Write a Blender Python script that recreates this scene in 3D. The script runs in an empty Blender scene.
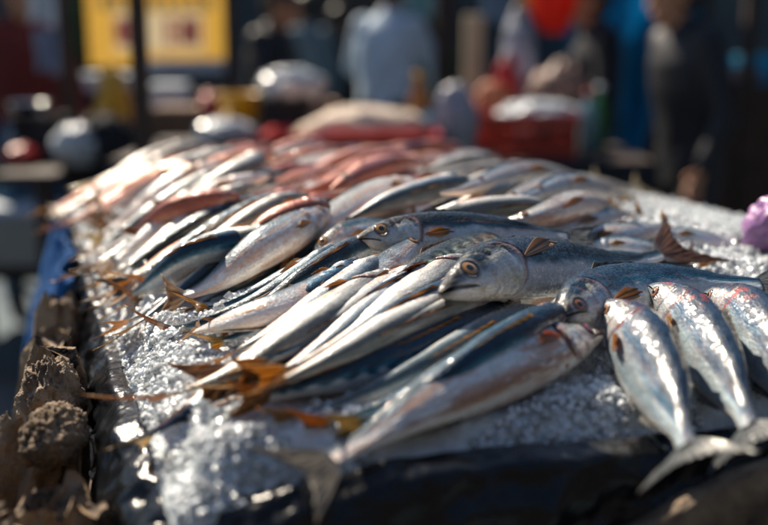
import bpy, math, random
import numpy as np
R = math.radians
rnd = random.Random(7)
rng = np.random.default_rng(11)

# ------------------------------------------------------------------ camera, world, sun
sc = bpy.context.scene
col = sc.collection
CAM_Z = 1.30
PITCH = R(11.5)
FPX = 1067.0
cam_d = bpy.data.cameras.new("camera"); cam = bpy.data.objects.new("camera", cam_d); col.objects.link(cam)
cam.location = (0, 0, CAM_Z); cam.rotation_euler = (R(90) - PITCH, 0, 0)
cam_d.lens = 50; cam_d.sensor_width = 36; cam_d.clip_start = 0.05; cam_d.clip_end = 300
cam_d.dof.use_dof = True; cam_d.dof.focus_distance = 1.03; cam_d.dof.aperture_fstop = 2.1
sc.camera = cam
SUN_EL, SUN_AZ = R(44), R(-36)            # azimuth measured from +Y towards +X (negative: towards the left)
world = bpy.data.worlds.new("World"); sc.world = world; world.use_nodes = True
wn = world.node_tree; wn.nodes.clear()
sky = wn.nodes.new("ShaderNodeTexSky"); sky.sky_type = 'NISHITA'; sky.sun_disc = False
sky.sun_elevation = SUN_EL; sky.sun_rotation = SUN_AZ; sky.air_density = 1.0; sky.dust_density = 0.6
bgn = wn.nodes.new("ShaderNodeBackground"); bgn.inputs[1].default_value = 0.068
wo = wn.nodes.new("ShaderNodeOutputWorld")
wn.links.new(sky.outputs[0], bgn.inputs[0]); wn.links.new(bgn.outputs[0], wo.inputs[0])
sd = bpy.data.lights.new("sun", 'SUN'); sun = bpy.data.objects.new("sun", sd); col.objects.link(sun)
sd.energy = 5.0; sd.angle = R(0.5); sd.color = (1.0, 0.87, 0.70)
# sun direction: light travels from the back left towards the camera
import mathutils
from mathutils import Vector
sdir = Vector((math.sin(SUN_AZ) * math.cos(SUN_EL), math.cos(SUN_AZ) * math.cos(SUN_EL), math.sin(SUN_EL)))
sun.rotation_euler = sdir.to_track_quat('Z', 'Y').to_euler(); sun.location = sdir * 20
sc.view_settings.view_transform = 'Standard'; sc.view_settings.look = 'None'
sc.view_settings.exposure = 0.8; sc.view_settings.gamma = 1.0
sc.render.engine = 'CYCLES'
sc.cycles.use_denoising = True
sc.cycles.max_bounces = 6; sc.cycles.transmission_bounces = 4; sc.cycles.sample_clamp_indirect = 6

# ------------------------------------------------------------------ pixel <-> world
def ray(px, py):
    a = (px - 384) / FPX; b = -(py - 262.5) / FPX
    f = np.array([0, math.cos(PITCH), -math.sin(PITCH)]); u = np.array([0, math.sin(PITCH), math.cos(PITCH)])
    return f + a * np.array([1., 0, 0]) + b * u
def at_z(px, py, z):
    d = ray(px, py); t = (z - CAM_Z) / d[2]; return np.array([0, 0, CAM_Z]) + t * d
def at_y(px, py, y):
    d = ray(px, py); return np.array([0, 0, CAM_Z]) + d * (y / d[1])
def proj(P):
    P = np.asarray(P, float) - np.array([0, 0, CAM_Z])
    f = np.array([0, math.cos(PITCH), -math.sin(PITCH)]); u = np.array([0, math.sin(PITCH), math.cos(PITCH)])
    z = P @ f
    return 384 + FPX * P[..., 0] / z, 262.5 - FPX * (P @ u) / z

# ------------------------------------------------------------------ numpy noise
def vnoise(x, y, seed=0):
    x = np.asarray(x, float); y = np.asarray(y, float)
    xi = np.floor(x).astype(np.int64); yi = np.floor(y).astype(np.int64)
    xf = x - xi; yf = y - yi; xf = xf * xf * (3 - 2 * xf); yf = yf * yf * (3 - 2 * yf)
    def h(a, b):
        n = (a * 374761393 + b * 668265263 + seed * 1442695041) & 0x7fffffff
        n = ((n ^ (n >> 13)) * 1274126177) & 0x7fffffff
        n = n ^ (n >> 16)
        return (n & 0xffff) / 65535.0
    return (h(xi, yi) * (1 - xf) + h(xi + 1, yi) * xf) * (1 - yf) + (h(xi, yi + 1) * (1 - xf) + h(xi + 1, yi + 1) * xf) * yf
def fbm(x, y, seed=0, o=4):
    s = 0; a = .5; t = 0
    for k in range(o):
        s = s + a * vnoise(x * 2 ** k, y * 2 ** k, seed + k * 17); t += a; a *= .5
    return s / t
def sstep(a, b, x):
    t = np.clip((x - a) / (b - a), 0, 1); return t * t * (3 - 2 * t)
def gsm(a, sg):
    n = int(3 * sg) + 1; k = np.exp(-.5 * (np.arange(-n, n + 1) / sg) ** 2); k /= k.sum()
    return np.convolve(np.pad(a, n, mode='edge'), k, 'valid')

# ------------------------------------------------------------------ materials
def mat(name, base=(.5, .5, .5), rough=.5, metal=0., noise=0., nscale=20., bump=0., bscale=80., coat=0., spec=.5,
        trans=0., emit=None, base2=None, sss=0.):
    m = bpy.data.materials.new(name); m.use_nodes = True; nt = m.node_tree; b = nt.nodes["Principled BSDF"]
    b.inputs['Base Color'].default_value = (*base, 1); b.inputs['Roughness'].default_value = rough
    b.inputs['Metallic'].default_value = metal; b.inputs['Coat Weight'].default_value = coat
    b.inputs['Coat Roughness'].default_value = .06
    b.inputs['Specular IOR Level'].default_value = spec; b.inputs['Transmission Weight'].default_value = trans
    if sss: b.inputs['Subsurface Weight'].default_value = sss; b.inputs['Subsurface Scale'].default_value = .01
    if emit: b.inputs['Emission Color'].default_value = (*emit[:3], 1); b.inputs['Emission Strength'].default_value = emit[3]
    tc = nt.nodes.new("ShaderNodeTexCoord")
    if noise or base2:
        n = nt.nodes.new("ShaderNodeTexNoise"); n.inputs['Scale'].default_value = nscale; n.inputs['Detail'].default_value = 6
        nt.links.new(tc.outputs['Object'], n.inputs['Vector'])
        r = nt.nodes.new("ShaderNodeValToRGB"); r.color_ramp.elements[0].position = .35; r.color_ramp.elements[1].position = .65
        b2 = base2 or tuple(min(1, c * (1 + noise)) for c in base)
        b1 = base if base2 else tuple(c * (1 - noise) for c in base)
        r.color_ramp.elements[0].color = (*b1, 1); r.color_ramp.elements[1].color = (*b2, 1)
        nt.links.new(n.outputs[0], r.inputs[0]); nt.links.new(r.outputs[0], b.inputs['Base Color'])
    if bump:
        n2 = nt.nodes.new("ShaderNodeTexNoise"); n2.inputs['Scale'].default_value = bscale; n2.inputs['Detail'].default_value = 5
        nt.links.new(tc.outputs['Object'], n2.inputs['Vector'])
        bp = nt.nodes.new("ShaderNodeBump"); bp.inputs['Strength'].default_value = bump; bp.inputs['Distance'].default_value = .01
        nt.links.new(n2.outputs[0], bp.inputs['Height']); nt.links.new(bp.outputs[0], b.inputs['Normal'])
    return m

def thin(m, w=.5):
    nt = m.node_tree; b = nt.nodes["Principled BSDF"]; o = [n for n in nt.nodes if n.type == 'OUTPUT_MATERIAL'][0]
    t = nt.nodes.new("ShaderNodeBsdfTranslucent"); x = nt.nodes.new("ShaderNodeMixShader"); x.inputs[0].default_value = w
    if b.inputs['Base Color'].links: nt.links.new(b.inputs['Base Color'].links[0].from_socket, t.inputs[0])
    else: t.inputs[0].default_value = b.inputs['Base Color'].default_value
    nt.links.new(b.outputs[0], x.inputs[1]); nt.links.new(t.outputs[0], x.inputs[2]); nt.links.new(x.outputs[0], o.inputs[0]); return m
def fish_material():
    m = bpy.data.materials.new("fish_skin"); m.use_nodes = True; nt = m.node_tree; N = nt.nodes; L = nt.links
    b = N["Principled BSDF"]
    ca = N.new("ShaderNodeVertexColor"); ca.layer_name = "Col"
    uv = N.new("ShaderNodeUVMap"); uv.uv_map = "uv"
    # scale cells
    mp = N.new("ShaderNodeMapping"); mp.inputs['Scale'].default_value = (430, 520, 1); L.new(uv.outputs[0], mp.inputs[0])
    vo = N.new("ShaderNodeTexVoronoi"); vo.feature = 'F1'; vo.inputs['Scale'].default_value = 1; L.new(mp.outputs[0], vo.inputs['Vector'])
    # streaks along the body
    mp2 = N.new("ShaderNodeMapping"); mp2.inputs['Scale'].default_value = (18, 260, 1); L.new(uv.outputs[0], mp2.inputs[0])
    st = N.new("ShaderNodeTexNoise"); st.inputs['Scale'].default_value = 1; st.inputs['Detail'].default_value = 5; L.new(mp2.outputs[0], st.inputs['Vector'])
    mp3 = N.new("ShaderNodeMapping"); mp3.inputs['Scale'].default_value = (60, 60, 1); L.new(uv.outputs[0], mp3.inputs[0])
    no = N.new("ShaderNodeTexNoise"); no.inputs['Scale'].default_value = 1; no.inputs['Detail'].default_value = 6; L.new(mp3.outputs[0], no.inputs['Vector'])
    # colour = Col * (0.75 .. 1.3) by cell, streak and mottling
    sep = N.new("ShaderNodeSeparateColor"); L.new(vo.outputs['Color'], sep.inputs[0])
    def mth(op, a, bb, c=None):
        n = N.new("ShaderNodeMath"); n.operation = op
        for i, v in enumerate((a, bb, c)):
            if v is None: continue
            if hasattr(v, 'links'): L.new(v, n.inputs[i])
            else: n.inputs[i].default_value = v
        return n.outputs[0]
    f = mth('MULTIPLY_ADD', sep.outputs[0], .30, .42)
    f = mth('MULTIPLY_ADD', st.outputs[0], .55, f)
    f = mth('MULTIPLY_ADD', no.outputs[0], .35, f)
    mx = N.new("ShaderNodeVectorMath"); mx.operation = 'SCALE'; L.new(ca.outputs[0], mx.inputs[0]); L.new(f, mx.inputs['Scale'])
    L.new(mx.outputs[0], b.inputs['Base Color'])
    L.new(mth('MULTIPLY', ca.outputs['Alpha'], .62), b.inputs['Metallic'])
    L.new(mth('MULTIPLY_ADD', sep.outputs[1], .20, .30), b.inputs['Roughness'])
    b.inputs['Coat Weight'].default_value = .9; b.inputs['Coat Roughness'].default_value = .07
    b.inputs['Specular IOR Level'].default_value = .2; b.inputs['Coat IOR'].default_value = 1.33
    # iridescent film
    try:
        b.inputs['Thin Film Thickness'].default_value = 0
    except Exception: pass
    hb = mth('MULTIPLY', vo.outputs['Distance'], -.6)
    hb = mth('ADD', hb, mth('MULTIPLY', st.outputs[0], .8))
    hb = mth('ADD', hb, mth('MULTIPLY', no.outputs[0], 1.6))
    bp = N.new("ShaderNodeBump"); bp.inputs['Strength'].default_value = .55; bp.inputs['Distance'].default_value = .0011
    L.new(hb, bp.inputs['Height']); L.new(bp.outputs[0], b.inputs['Normal'])
    # each scale is tilted a little its own way: broken sparkle in the wet coat
    geo = N.new("ShaderNodeNewGeometry"); sub = N.new("ShaderNodeVectorMath"); sub.operation = 'SUBTRACT'; L.new(vo.outputs['Color'], sub.inputs[0]); sub.inputs[1].default_value = (.5, .5, .5)
    scl = N.new("ShaderNodeVectorMath"); scl.operation = 'SCALE'; L.new(sub.outputs[0], scl.inputs[0]); L.new(mth('MULTIPLY_ADD', ca.outputs['Alpha'], 1.0, .12), scl.inputs['Scale'])
    ad = N.new("ShaderNodeVectorMath"); ad.operation = 'ADD'; L.new(scl.outputs[0], ad.inputs[0])
    nrm = N.new("ShaderNodeVectorMath"); nrm.operation = 'NORMALIZE'; L.new(ad.outputs[0], nrm.inputs[0])
    # wet film: broader waviness gives broken sparkle
    bp2 = N.new("ShaderNodeBump"); bp2.inputs['Strength'].default_value = .5; bp2.inputs['Distance'].default_value = .0022
    L.new(no.outputs[0], bp2.inputs['Height']); L.new(bp2.outputs[0], ad.inputs[1]); L.new(nrm.outputs[0], b.inputs['Coat Normal'])
    return m
def fin_material():
    m = bpy.data.materials.new("fish_fin"); m.use_nodes = True; nt = m.node_tree; N = nt.nodes; L = nt.links
    b = N["Principled BSDF"]
    ca = N.new("ShaderNodeVertexColor"); ca.layer_name = "Col"
    L.new(ca.outputs[0], b.inputs['Base Color']); b.inputs['Roughness'].default_value = .3
    b.inputs['Coat Weight'].default_value = .5; b.inputs['Transmission Weight'].default_value = .0
    return m
def eye_material():
    m = bpy.data.materials.new("fish_eye"); m.use_nodes = True; nt = m.node_tree
    b = nt.nodes["Principled BSDF"]; ca = nt.nodes.new("ShaderNodeVertexColor"); ca.layer_name = "Col"
    nt.links.new(ca.outputs[0], b.inputs['Base Color']); b.inputs['Roughness'].default_value = .12; b.inputs['Coat Weight'].default_value = 1
    b.inputs['Coat Roughness'].default_value = .02
    return m
M_FISH, M_FIN, M_EYE = fish_material(), thin(fin_material(), .5), eye_material()
M_PUPIL = mat("pupil_black", (.004, .004, .006), .05, coat=1)

# ------------------------------------------------------------------ object helpers
def empty(name, loc, label=None, cat=None, group=None, rz=0):
    o = bpy.data.objects.new(name, None); o.empty_display_size = .05; col.objects.link(o); o.location = loc
    o.rotation_euler = (0, 0, rz)
    if label: o['label'] = label
    if cat: o['category'] = cat
    if group: o['group'] = group
    return o
def tag(o, label, cat, group=None):
    o['label'] = label; o['category'] = cat
    if group: o['group'] = group
    return o
def mesh_obj(name, V, F, m, parent=None, C=None, UV=None, smooth=True, loc=None):
    V = np.asarray(V, float)
    me = bpy.data.meshes.new(name)
    if loc is not None: V = V - np.asarray(loc, float)
    if isinstance(F, np.ndarray):
        nf, k = F.shape
        me.vertices.add(len(V)); me.vertices.foreach_set('co', V.astype(np.float32).ravel())
        me.loops.add(nf * k); me.loops.foreach_set('vertex_index', F.astype(np.int32).ravel())
        me.polygons.add(nf); me.polygons.foreach_set('loop_start', np.arange(0, nf * k, k, dtype=np.int32))
        me.update(calc_edges=True)
    else:
        me.from_pydata([tuple(v) for v in V], [], [tuple(f) for f in F]); me.update()
    me.validate()
    if smooth: me.polygons.foreach_set('use_smooth', np.ones(len(me.polygons), bool))
    if C is not None:
        ca = me.color_attributes.new("Col", 'FLOAT_COLOR', 'POINT'); ca.data.foreach_set('color', np.asarray(C, np.float32).ravel())
    if UV is not None:
        ul = me.uv_layers.new(name="uv"); li = np.zeros(len(me.loops), np.int32); me.loops.foreach_get('vertex_index', li)
        ul.data.foreach_set('uv', np.asarray(UV, np.float32)[li].ravel())
    if m: me.materials.append(m)
    o = bpy.data.objects.new(name, me); col.objects.link(o)
    if parent is not None: o.parent = parent
    if loc is not None and parent is None: o.location = loc
    return o
def grid_faces(nu, nv, wrap=False, off=0):
    i = np.arange(nu - 1)[:, None]; j = np.arange(nv if wrap else nv - 1)[None, :]
    j2 = (j + 1) % nv
    return np.stack([i * nv + j, i * nv + j2, (i + 1) * nv + j2, (i + 1) * nv + j], -1).reshape(-1, 4) + off
def sheet(P, th):
    """closed thin solid from a grid of points P (nu,nv,3)"""
    nu, nv, _ = P.shape
    du = np.gradient(P, axis=0); dv = np.gradient(P, axis=1); n = np.cross(du, dv); n /= (np.linalg.norm(n, axis=-1, keepdims=True) + 1e-12)
    A = (P + n * th / 2).reshape(-1, 3); B = (P - n * th / 2).reshape(-1, 3)
    F = [grid_faces(nu, nv), grid_faces(nu, nv, off=nu * nv)[:, ::-1]]
    idx = np.arange(nu * nv).reshape(nu, nv)
    for e in (idx[0, :][::-1], idx[-1, :], idx[:, 0], idx[:, -1][::-1]):
        F.append(np.stack([e[:-1], e[1:], e[1:] + nu * nv, e[:-1] + nu * nv], -1))
    return np.concatenate([A, B]), np.concatenate(F)
class MB:
    """collects boxes, tubes and lathes into one mesh"""
    def __init__(s): s.V = []; s.F = []; s.n = 0
    def add(s, V, F):
        V = np.asarray(V, float); s.V.append(V); s.F += [tuple(int(i) + s.n for i in f) for f in F]; s.n += len(V); return s
    def box(s, c, d, rz=0, bev=.0):
        c = np.array(c, float); d = np.array(d, float) / 2
        if bev <= 0: bev = min(d) * .12
        # chamfered box: 24 vertices
        V = []; 
        for sx in (-1, 1):
            for sy in (-1, 1):
                for sz in (-1, 1):
                    for ax in range(3):
                        p = np.array([sx, sy, sz]) * (d - bev); p[ax] += np.array([sx, sy, sz])[ax] * bev; V.append(p)
        V = np.array(V); 
        def vi(sx, sy, sz, ax): return ((sx > 0) * 4 + (sy > 0) * 2 + (sz > 0)) * 3 + ax
        F = []
        for ax in range(3):
            a1, a2 = [(1, 2), (2, 0), (0, 1)][ax]
            for sg in (-1, 1):
                q = []
                for s1, s2 in ((-1, -1), (1, -1), (1, 1), (-1, 1)):
                    t = [0, 0, 0]; t[ax] = sg; t[a1] = s1; t[a2] = s2; q.append(vi(*t, ax))
                F.append(q if sg > 0 else q[::-1])
        for ax in range(3):
            a1, a2 = [(1, 2), (2, 0), (0, 1)][ax]
            for s1 in (-1, 1):
                for s2 in (-1, 1):
                    t0 = [0, 0, 0]; t0[ax] = -1; t0[a1] = s1; t0[a2] = s2; t1 = list(t0); t1[ax] = 1
                    F.append([vi(*t0, a1), vi(*t1, a1), vi(*t1, a2), vi(*t0, a2)])
        for sx in (-1, 1):
            for sy in (-1, 1):
                for sz in (-1, 1): F.append([vi(sx, sy, sz, k) for k in range(3)])
        cs, sn = math.cos(rz), math.sin(rz); Rm = np.array([[cs, -sn, 0], [sn, cs, 0], [0, 0, 1]])
        return s.add(V @ Rm.T + c, F)
    def tube(s, pts, rad, n=12):
        pts = np.array(pts, float); rad = np.broadcast_to(rad, (len(pts),)); V = []
        t = np.gradient(pts, axis=0); t /= np.linalg.norm(t, axis=1, keepdims=True) + 1e-12
        ref = np.array([0, 0, 1.]) if abs(t[0][2]) < .9 else np.array([1., 0, 0])
        for p, r, d in zip(pts, rad, t):
            a = np.cross(d, ref); a /= np.linalg.norm(a); b = np.cross(d, a)
            for k in range(n):
                w = 2 * math.pi * k / n; V.append(p + r * (math.cos(w) * a + math.sin(w) * b))
        F = grid_faces(len(pts), n, wrap=True).tolist(); F.append(list(range(n))); F.append([(len(pts) - 1) * n + k for k in range(n)][::-1])
        return s.add(V, F)
    def ell(s, c, r, nu=10, nv=14, fn=None):
        V = []
        for i in range(nu + 1):
            th = math.pi * i / nu
            for j in range(nv):
                ph = 2 * math.pi * j / nv
                p = np.array([math.sin(th) * math.cos(ph), math.sin(th) * math.sin(ph), math.cos(th)])
                if fn: p = p * fn(p)
                V.append(np.array(c) + p * np.array(r))
        return s.add(V, grid_faces(nu + 1, nv, wrap=True).tolist())
    def lathe(s, c, prof, n=24):
        V = [];
        for r, z in prof:
            for k in range(n):
                w = 2 * math.pi * k / n; V.append((c[0] + r * math.cos(w), c[1] + r * math.sin(w), c[2] + z))
        return s.add(V, grid_faces(len(prof), n, wrap=True).tolist())
    def build(s, name, m, parent=None, smooth=False, loc=None):
        return mesh_obj(name, np.concatenate(s.V), s.F, m, parent, smooth=smooth, loc=loc)
def struct(o): o['kind'] = 'structure'; return o

# ------------------------------------------------------------------ stall layout
ZT = 1.0                                   # level of the ice
A0 = at_z(174, 496, ZT)[:2]                # near left corner of the table
TH = R(18.5)                                 # the table is turned against the view
EA = np.array([math.cos(TH), math.sin(TH)]); EB = np.array([-math.sin(TH), math.cos(TH)])
TW, TL = 1.02, 1.48
def t2w(a, b): return A0 + EA * a + EB * b
def w2t(x, y):
    dx = x - A0[0]; dy = y - A0[1]; return dx * EA[0] + dy * EA[1], dx * EB[0] + dy * EB[1]
def mound(x, y):
    a, b = w2t(x, y)
    h = .078 * sstep(.06, .62, b) * sstep(-.12, .36, a) * (1 - .85 * sstep(.55, .95, a)) * (1 - .25 * sstep(1.1, 1.55, b))
    h = h + .012 * sstep(0, .05, b) * sstep(0, .05, a)
    return h
# height map of everything lying on the ice
GX0, GX1, GY0, GY1, GC = -1.0, 1.3, .45, 2.6, .004
gx = np.arange(GX0, GX1, GC); gy = np.arange(GY0, GY1, GC)
GXX, GYY = np.meshgrid(gx, gy, indexing='ij')
ICE = ZT + mound(GXX, GYY) + .010 * (fbm(GXX * 14, GYY * 14, 3) - .5)
HM = ICE.copy()
def hidx(x, y):
    i = np.clip(((x - GX0) / GC).astype(int), 0, len(gx) - 1); j = np.clip(((y - GY0) / GC).astype(int), 0, len(gy) - 1); return i, j

# ------------------------------------------------------------------ fish
SP = {
 'bass': dict(u=[0, .012, .04, .10, .18, .28, .40, .54, .68, .80, .89, 1.0],
              t=[.03, .075, .145, .27, .39, .47, .50, .47, .37, .24, .14, .12],
              b=[.03, .08, .14, .26, .38, .47, .50, .47, .36, .23, .13, .12],
              w=[.03, .08, .14, .21, .27, .31, .32, .28, .20, .11, .055, .03]),
 'slim': dict(u=[0, .012, .04, .10, .18, .28, .40, .54, .70, .83, .92, 1.0],
              t=[.03, .07, .14, .26, .37, .45, .50, .49, .41, .27, .15, .12],
              b=[.03, .07, .15, .27, .38, .46, .50, .49, .41, .27, .15, .12],
              w=[.03, .07, .14, .23, .31, .36, .38, .35, .27, .16, .08, .04]),
}
def prof(sp, k, u):
    d = SP[sp]; un = np.linspace(0, 1, 201); y = np.interp(un, d['u'], d[k]); ys = gsm(y, 3.0)
    w = sstep(0.0, .06, un); y = y * (1 - w) + ys * w
    return np.interp(u, un, y)
COLS = {  # back, upper flank, flank, belly
 'steel': ((.008, .020, .030), (.035, .11, .15), (.62, .66, .68), (.84, .80, .75)),
 'blue':  ((.005, .030, .060), (.010, .13, .22), (.56, .64, .68), (.84, .80, .73)),
 'silver':((.05, .08, .10), (.30, .36, .40), (.74, .74, .72), (.86, .80, .72)),
 'pale':  ((.16, .17, .16), (.50, .50, .47), (.82, .78, .72), (.88, .78, .68)),
 'pink':  ((.30, .09, .06), (.50, .16, .10), (.68, .36, .28), (.78, .60, .52)),
 'rblue':  ((.008, .026, .055), (.015, .09, .17), (.26, .33, .37), (.46, .44, .40)),
 'olive': ((.020, .028, .020), (.10, .13, .08), (.50, .52, .42), (.80, .72, .58)),
}
def fish_color(cs, u, q, seed, opt):
    """q = 0 on the back, 1 on the belly; returns rgb + metallic"""
    back, upf, fl, be = [np.array(c) for c in COLS[cs]]
    n = fbm(u * 14, q * 7, seed); n2 = fbm(u * 40, q * 14, seed + 5)
    qq = q + (n - .5) * .10 + (n2 - .5) * .06 + opt.get('shift', 0)
    if opt.get('bars'):
        bar = np.sin(u * 95 + 6 * vnoise(u * 14, q * 9, seed + 9)) * .5 + .5
        qq = qq - .12 * bar * (q < .5)
    k1 = sstep(.25, .37, qq)[..., None]; k2 = sstep(.36, .46, qq)[..., None]; k3 = sstep(.62, .80, qq)[..., None]
    c = back * (1 - k1) + upf * k1; c = c * (1 - k2) + fl * k2; c = c * (1 - k3) + be * k3
    met = (.20 + .35 * k2[..., 0]) * (1 - .65 * k3[..., 0])
    # faint shine line along the upper flank
    # rusty and orange stains
    rs = opt.get('rust', .5)
    s1 = fbm(u * 7 + 3, q * 9, seed + 21); s2 = fbm(u * 30, q * 30, seed + 33)
    ru = sstep(.56 - .14 * rs, .68 - .12 * rs, s1 * .75 + s2 * .25) * sstep(.30, .42, q)
    ru = (ru * min(1, rs * 1.2))[..., None]
    c = c * (1 - .75 * ru) + np.array((.50, .17, .045)) * .75 * ru; met = met * (1 - .7 * ru[..., 0])
    if opt.get('brown_belly'):
        bw = (np.exp(-((q - .72 - .08 * (s1 - .5)) / .10) ** 2) * sstep(.30, .5, s2 * .5 + s1 * .5) * opt['brown_belly'] * sstep(.12, .25, u))[..., None]; c = c * (1 - bw) + np.array((.30, .12, .045)) * bw
    st1 = (sstep(.56, .68, fbm(u * 6 + 9, q * 26, seed + 41)) * sstep(.34, .42, q) * (1 - sstep(.62, .72, q)) * rs * .8)[..., None]
    c = c * (1 - st1) + np.array((.62, .24, .06)) * st1
    # blood
    bl = opt.get('blood', .2)
    hd = 1 - sstep(.24, .40, u)
    s3 = fbm(u * 30, q * 8, seed + 50)
    bb = (sstep(.60, .70, s3) * hd * bl)[..., None]
    c = c * (1 - bb) + np.array((.28, .035, .03)) * bb
    return c, met
def build_fish(ctrl, sp='slim', cs='silver', H=.05, roll=45, lean='away', label=None, group=None, hero=False, seed=0,
               opt=None, zadd=0.0, tail=1.0, eye=True, name='fish', flex=.6, cat='fish', tailcol=(.34, .15, .04), snug=0.25, dark_snout=True,
               surf=None, parts=True, tlen=.15, finc=None, world_pts=None, cap=(.034, .034)):
    opt = dict(opt or {})
    if lean == 'near': opt.setdefault('shift', .13)
    global HM
    HMl = surf if surf is not None else HM
    ns = 41
    c = np.array(ctrl, float)
    zz = np.full(len(c), ZT + .06)
    for it in range(9):
        if world_pts is None:
            P = np.array([at_z(x, y, z) for (x, y), z in zip(c[:, :2], zz)])
        else: P = np.array([[p[0], p[1], 0] for p in world_pts], float)
        # smooth path through the controls
        tt = np.linspace(0, 1, len(P)); s = np.linspace(0, 1, 161)
        if len(P) == 2: X = np.interp(s, tt, P[:, 0]); Y = np.interp(s, tt, P[:, 1])
        else:
            co = np.polyfit(tt, P[:, 0], len(P) - 1); X = np.polyval(co, s); co = np.polyfit(tt, P[:, 1], len(P) - 1); Y = np.polyval(co, s)
        d = np.r_[0, np.cumsum(np.hypot(np.diff(X), np.diff(Y)))]; Lh = d[-1]
        sg = np.linspace(0, Lh, ns); X1 = np.interp(sg, d, X); Y1 = np.interp(sg, d, Y); u = np.linspace(0, 1, ns)
        rr = R(roll)
        ub = np.clip(u / (1 - tlen), 0, 1)
        hh = (prof(sp, 't', ub) + prof(sp, 'b', ub)) / 2 * H; ww = prof(sp, 'w', ub) * H
        if True:
            ta = u > (1 - tlen); hh = np.where(ta, H * .22 * (1 + (u - 1 + tlen) / tlen), hh)
        hv = np.sqrt((hh * math.cos(rr)) ** 2 + (ww * math.sin(rr)) ** 2); hl = np.sqrt((hh * math.sin(rr)) ** 2 + (ww * math.cos(rr)) ** 2)
        tx = np.gradient(X1); ty = np.gradient(Y1); tn = np.hypot(tx, ty) + 1e-9; tx /= tn; ty /= tn
        nx, ny = -ty, tx
        offs = np.linspace(-.75, .75, 7)
        sup = []
        for o in offs:
            i, j = hidx(X1 + nx * hl * o, Y1 + ny * hl * o)
            sup.append(HMl[i, j] - hv * (1 - math.sqrt(1 - o * o)) * -1.0 * 0 + 0)   # height under this offset
        sup = np.array(sup)
        supw = np.array([sup[k] + hv * math.sqrt(1 - offs[k] ** 2) for k in range(7)])
        zc = np.sort(supw, 0)[-2] - snug * hv
        zc = gsm(zc, 3.5)
        A = np.polyfit(u[2:-3], zc[2:-3], 1); lin = np.polyval(A, u); q2 = np.polyval(np.polyfit(u, zc, 3), u)
        zc = q2 * flex + lin * (1 - flex) + .3 * np.maximum(0, zc - q2).max() * .5 + zadd
        ii_, jj_ = hidx(X1, Y1); ic_ = gsm(ICE[ii_, jj_], 3.) if surf is None else zc * 0
        if surf is None:
            top = ic_ + np.interp(u, np.linspace(0, 1, len(cap)), cap); bot_ = ic_ + hv * .75
            k_ = .004; zc = -k_ * np.logaddexp(-zc / k_, -top / k_); zc = np.maximum(zc, np.minimum(bot_, top + .01)); zc = gsm(zc, 2.)
        zz = .45 * zz + .55 * np.interp(np.linspace(0, 1, len(c)), u, zc)
    # update the height map
    if surf is None:
        for k in range(len(u) - 1):
            for f2 in (0, .5):
                x = X1[k] * (1 - f2) + X1[k + 1] * f2; y = Y1[k] * (1 - f2) + Y1[k + 1] * f2
                oo = np.arange(-1, 1.01, .08); i, j = hidx(x + nx[k] * hl[k] * oo, y + ny[k] * hl[k] * oo)
                HM[i, j] = np.maximum(HM[i, j], zc[k] + hv[k] * np.sqrt(np.maximum(0, 1 - oo ** 2)))
    S = np.stack([X1, Y1, zc], 1)
    L3 = np.linalg.norm(np.diff(S, axis=0), axis=1).sum()
    T = np.gradient(S, axis=0); T /= np.linalg.norm(T, axis=1, keepdims=True)
    # lean direction
    hn = np.stack([-T[:, 1], T[:, 0], 0 * T[:, 0]], 1); hn /= np.linalg.norm(hn, axis=1, keepdims=True)
    dv = {'away': (0, 1), 'near': (0, -1), 'left': (-1, 0), 'right': (1, 0)}[lean]
    if hn[ns // 2][0] * dv[0] + hn[ns // 2][1] * dv[1] < 0: hn = -hn
    up = np.array([0, 0, 1.]) - T * T[:, 2:3]; up /= np.linalg.norm(up, axis=1, keepdims=True)
    tw_ = opt.get('flat_tail', 66 if sp == 'bass' else 0); ra = np.radians(roll + max(0, tw_ - roll) * sstep(.62, .97, un_ := np.linspace(0, 1, ns)))[:, None]
    D = np.cos(ra) * up + np.sin(ra) * hn; Sd = np.cross(T, D)       # dorsal, side
    if Sd[ns // 2][2] < 0: sgn_up = -1
    else: sgn_up = 1
    Sd = Sd * sgn_up                                                  # +side = the side that shows (upper flank)
    un = np.linspace(0, 1, ns)
    def frame(us):
        f = lambda A_: np.stack([np.interp(us, un, A_[:, k]) for k in range(3)], -1)
        return f(S), f(T), f(D), f(Sd)
    BL = 1 - tlen
    def surf_pt(ub, q, side, off=0.):
        """ub 0..1 along the body, q 0 back .. 1 belly, side +1 / -1"""
        th = q * math.pi
        c_, t_, d_, s_ = frame(np.asarray(ub) * BL)
        tp = prof(sp, 't', ub) * H; bt = prof(sp, 'b', ub) * H; w = prof(sp, 'w', ub) * H
        z = np.where(np.cos(th) > 0, np.cos(th) * tp, np.cos(th) * bt); y = np.sin(th) ** .9 * w * side
        nrm = d_ * (np.cos(th))[..., None] * .6 + s_ * (np.sin(th) * side)[..., None]; nrm /= np.linalg.norm(nrm, axis=-1, keepdims=True)
        return c_ + d_ * z[..., None] + s_ * y[..., None] + nrm * np.asarray(off)[..., None] if np.ndim(off) else c_ + d_ * z[..., None] + s_ * y[..., None] + nrm * off
    nu, nv = (190, 144) if hero else (64, 32)
    uu = np.linspace(0, 1, nu) ** (1.7 if hero else 1.35); ph = np.arange(nv) / nv * 2 * np.pi
    U, PH = np.meshgrid(uu, ph, indexing='ij'); Q = np.where(PH <= np.pi, PH, 2 * np.pi - PH) / np.pi; SIDE = np.where(PH <= np.pi, 1., -1.)
    off = np.zeros_like(U); C, MET = fish_color(cs, U, Q, seed, opt)
    hs = opt.get('head', .25)                # head share of the body length
    # gill cover edge arc
    arc = hs * (1 - 1.1 * (Q - .52) ** 2)
    in_q = sstep(.16, .26, Q) * (1 - sstep(.88, .97, Q))
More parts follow.
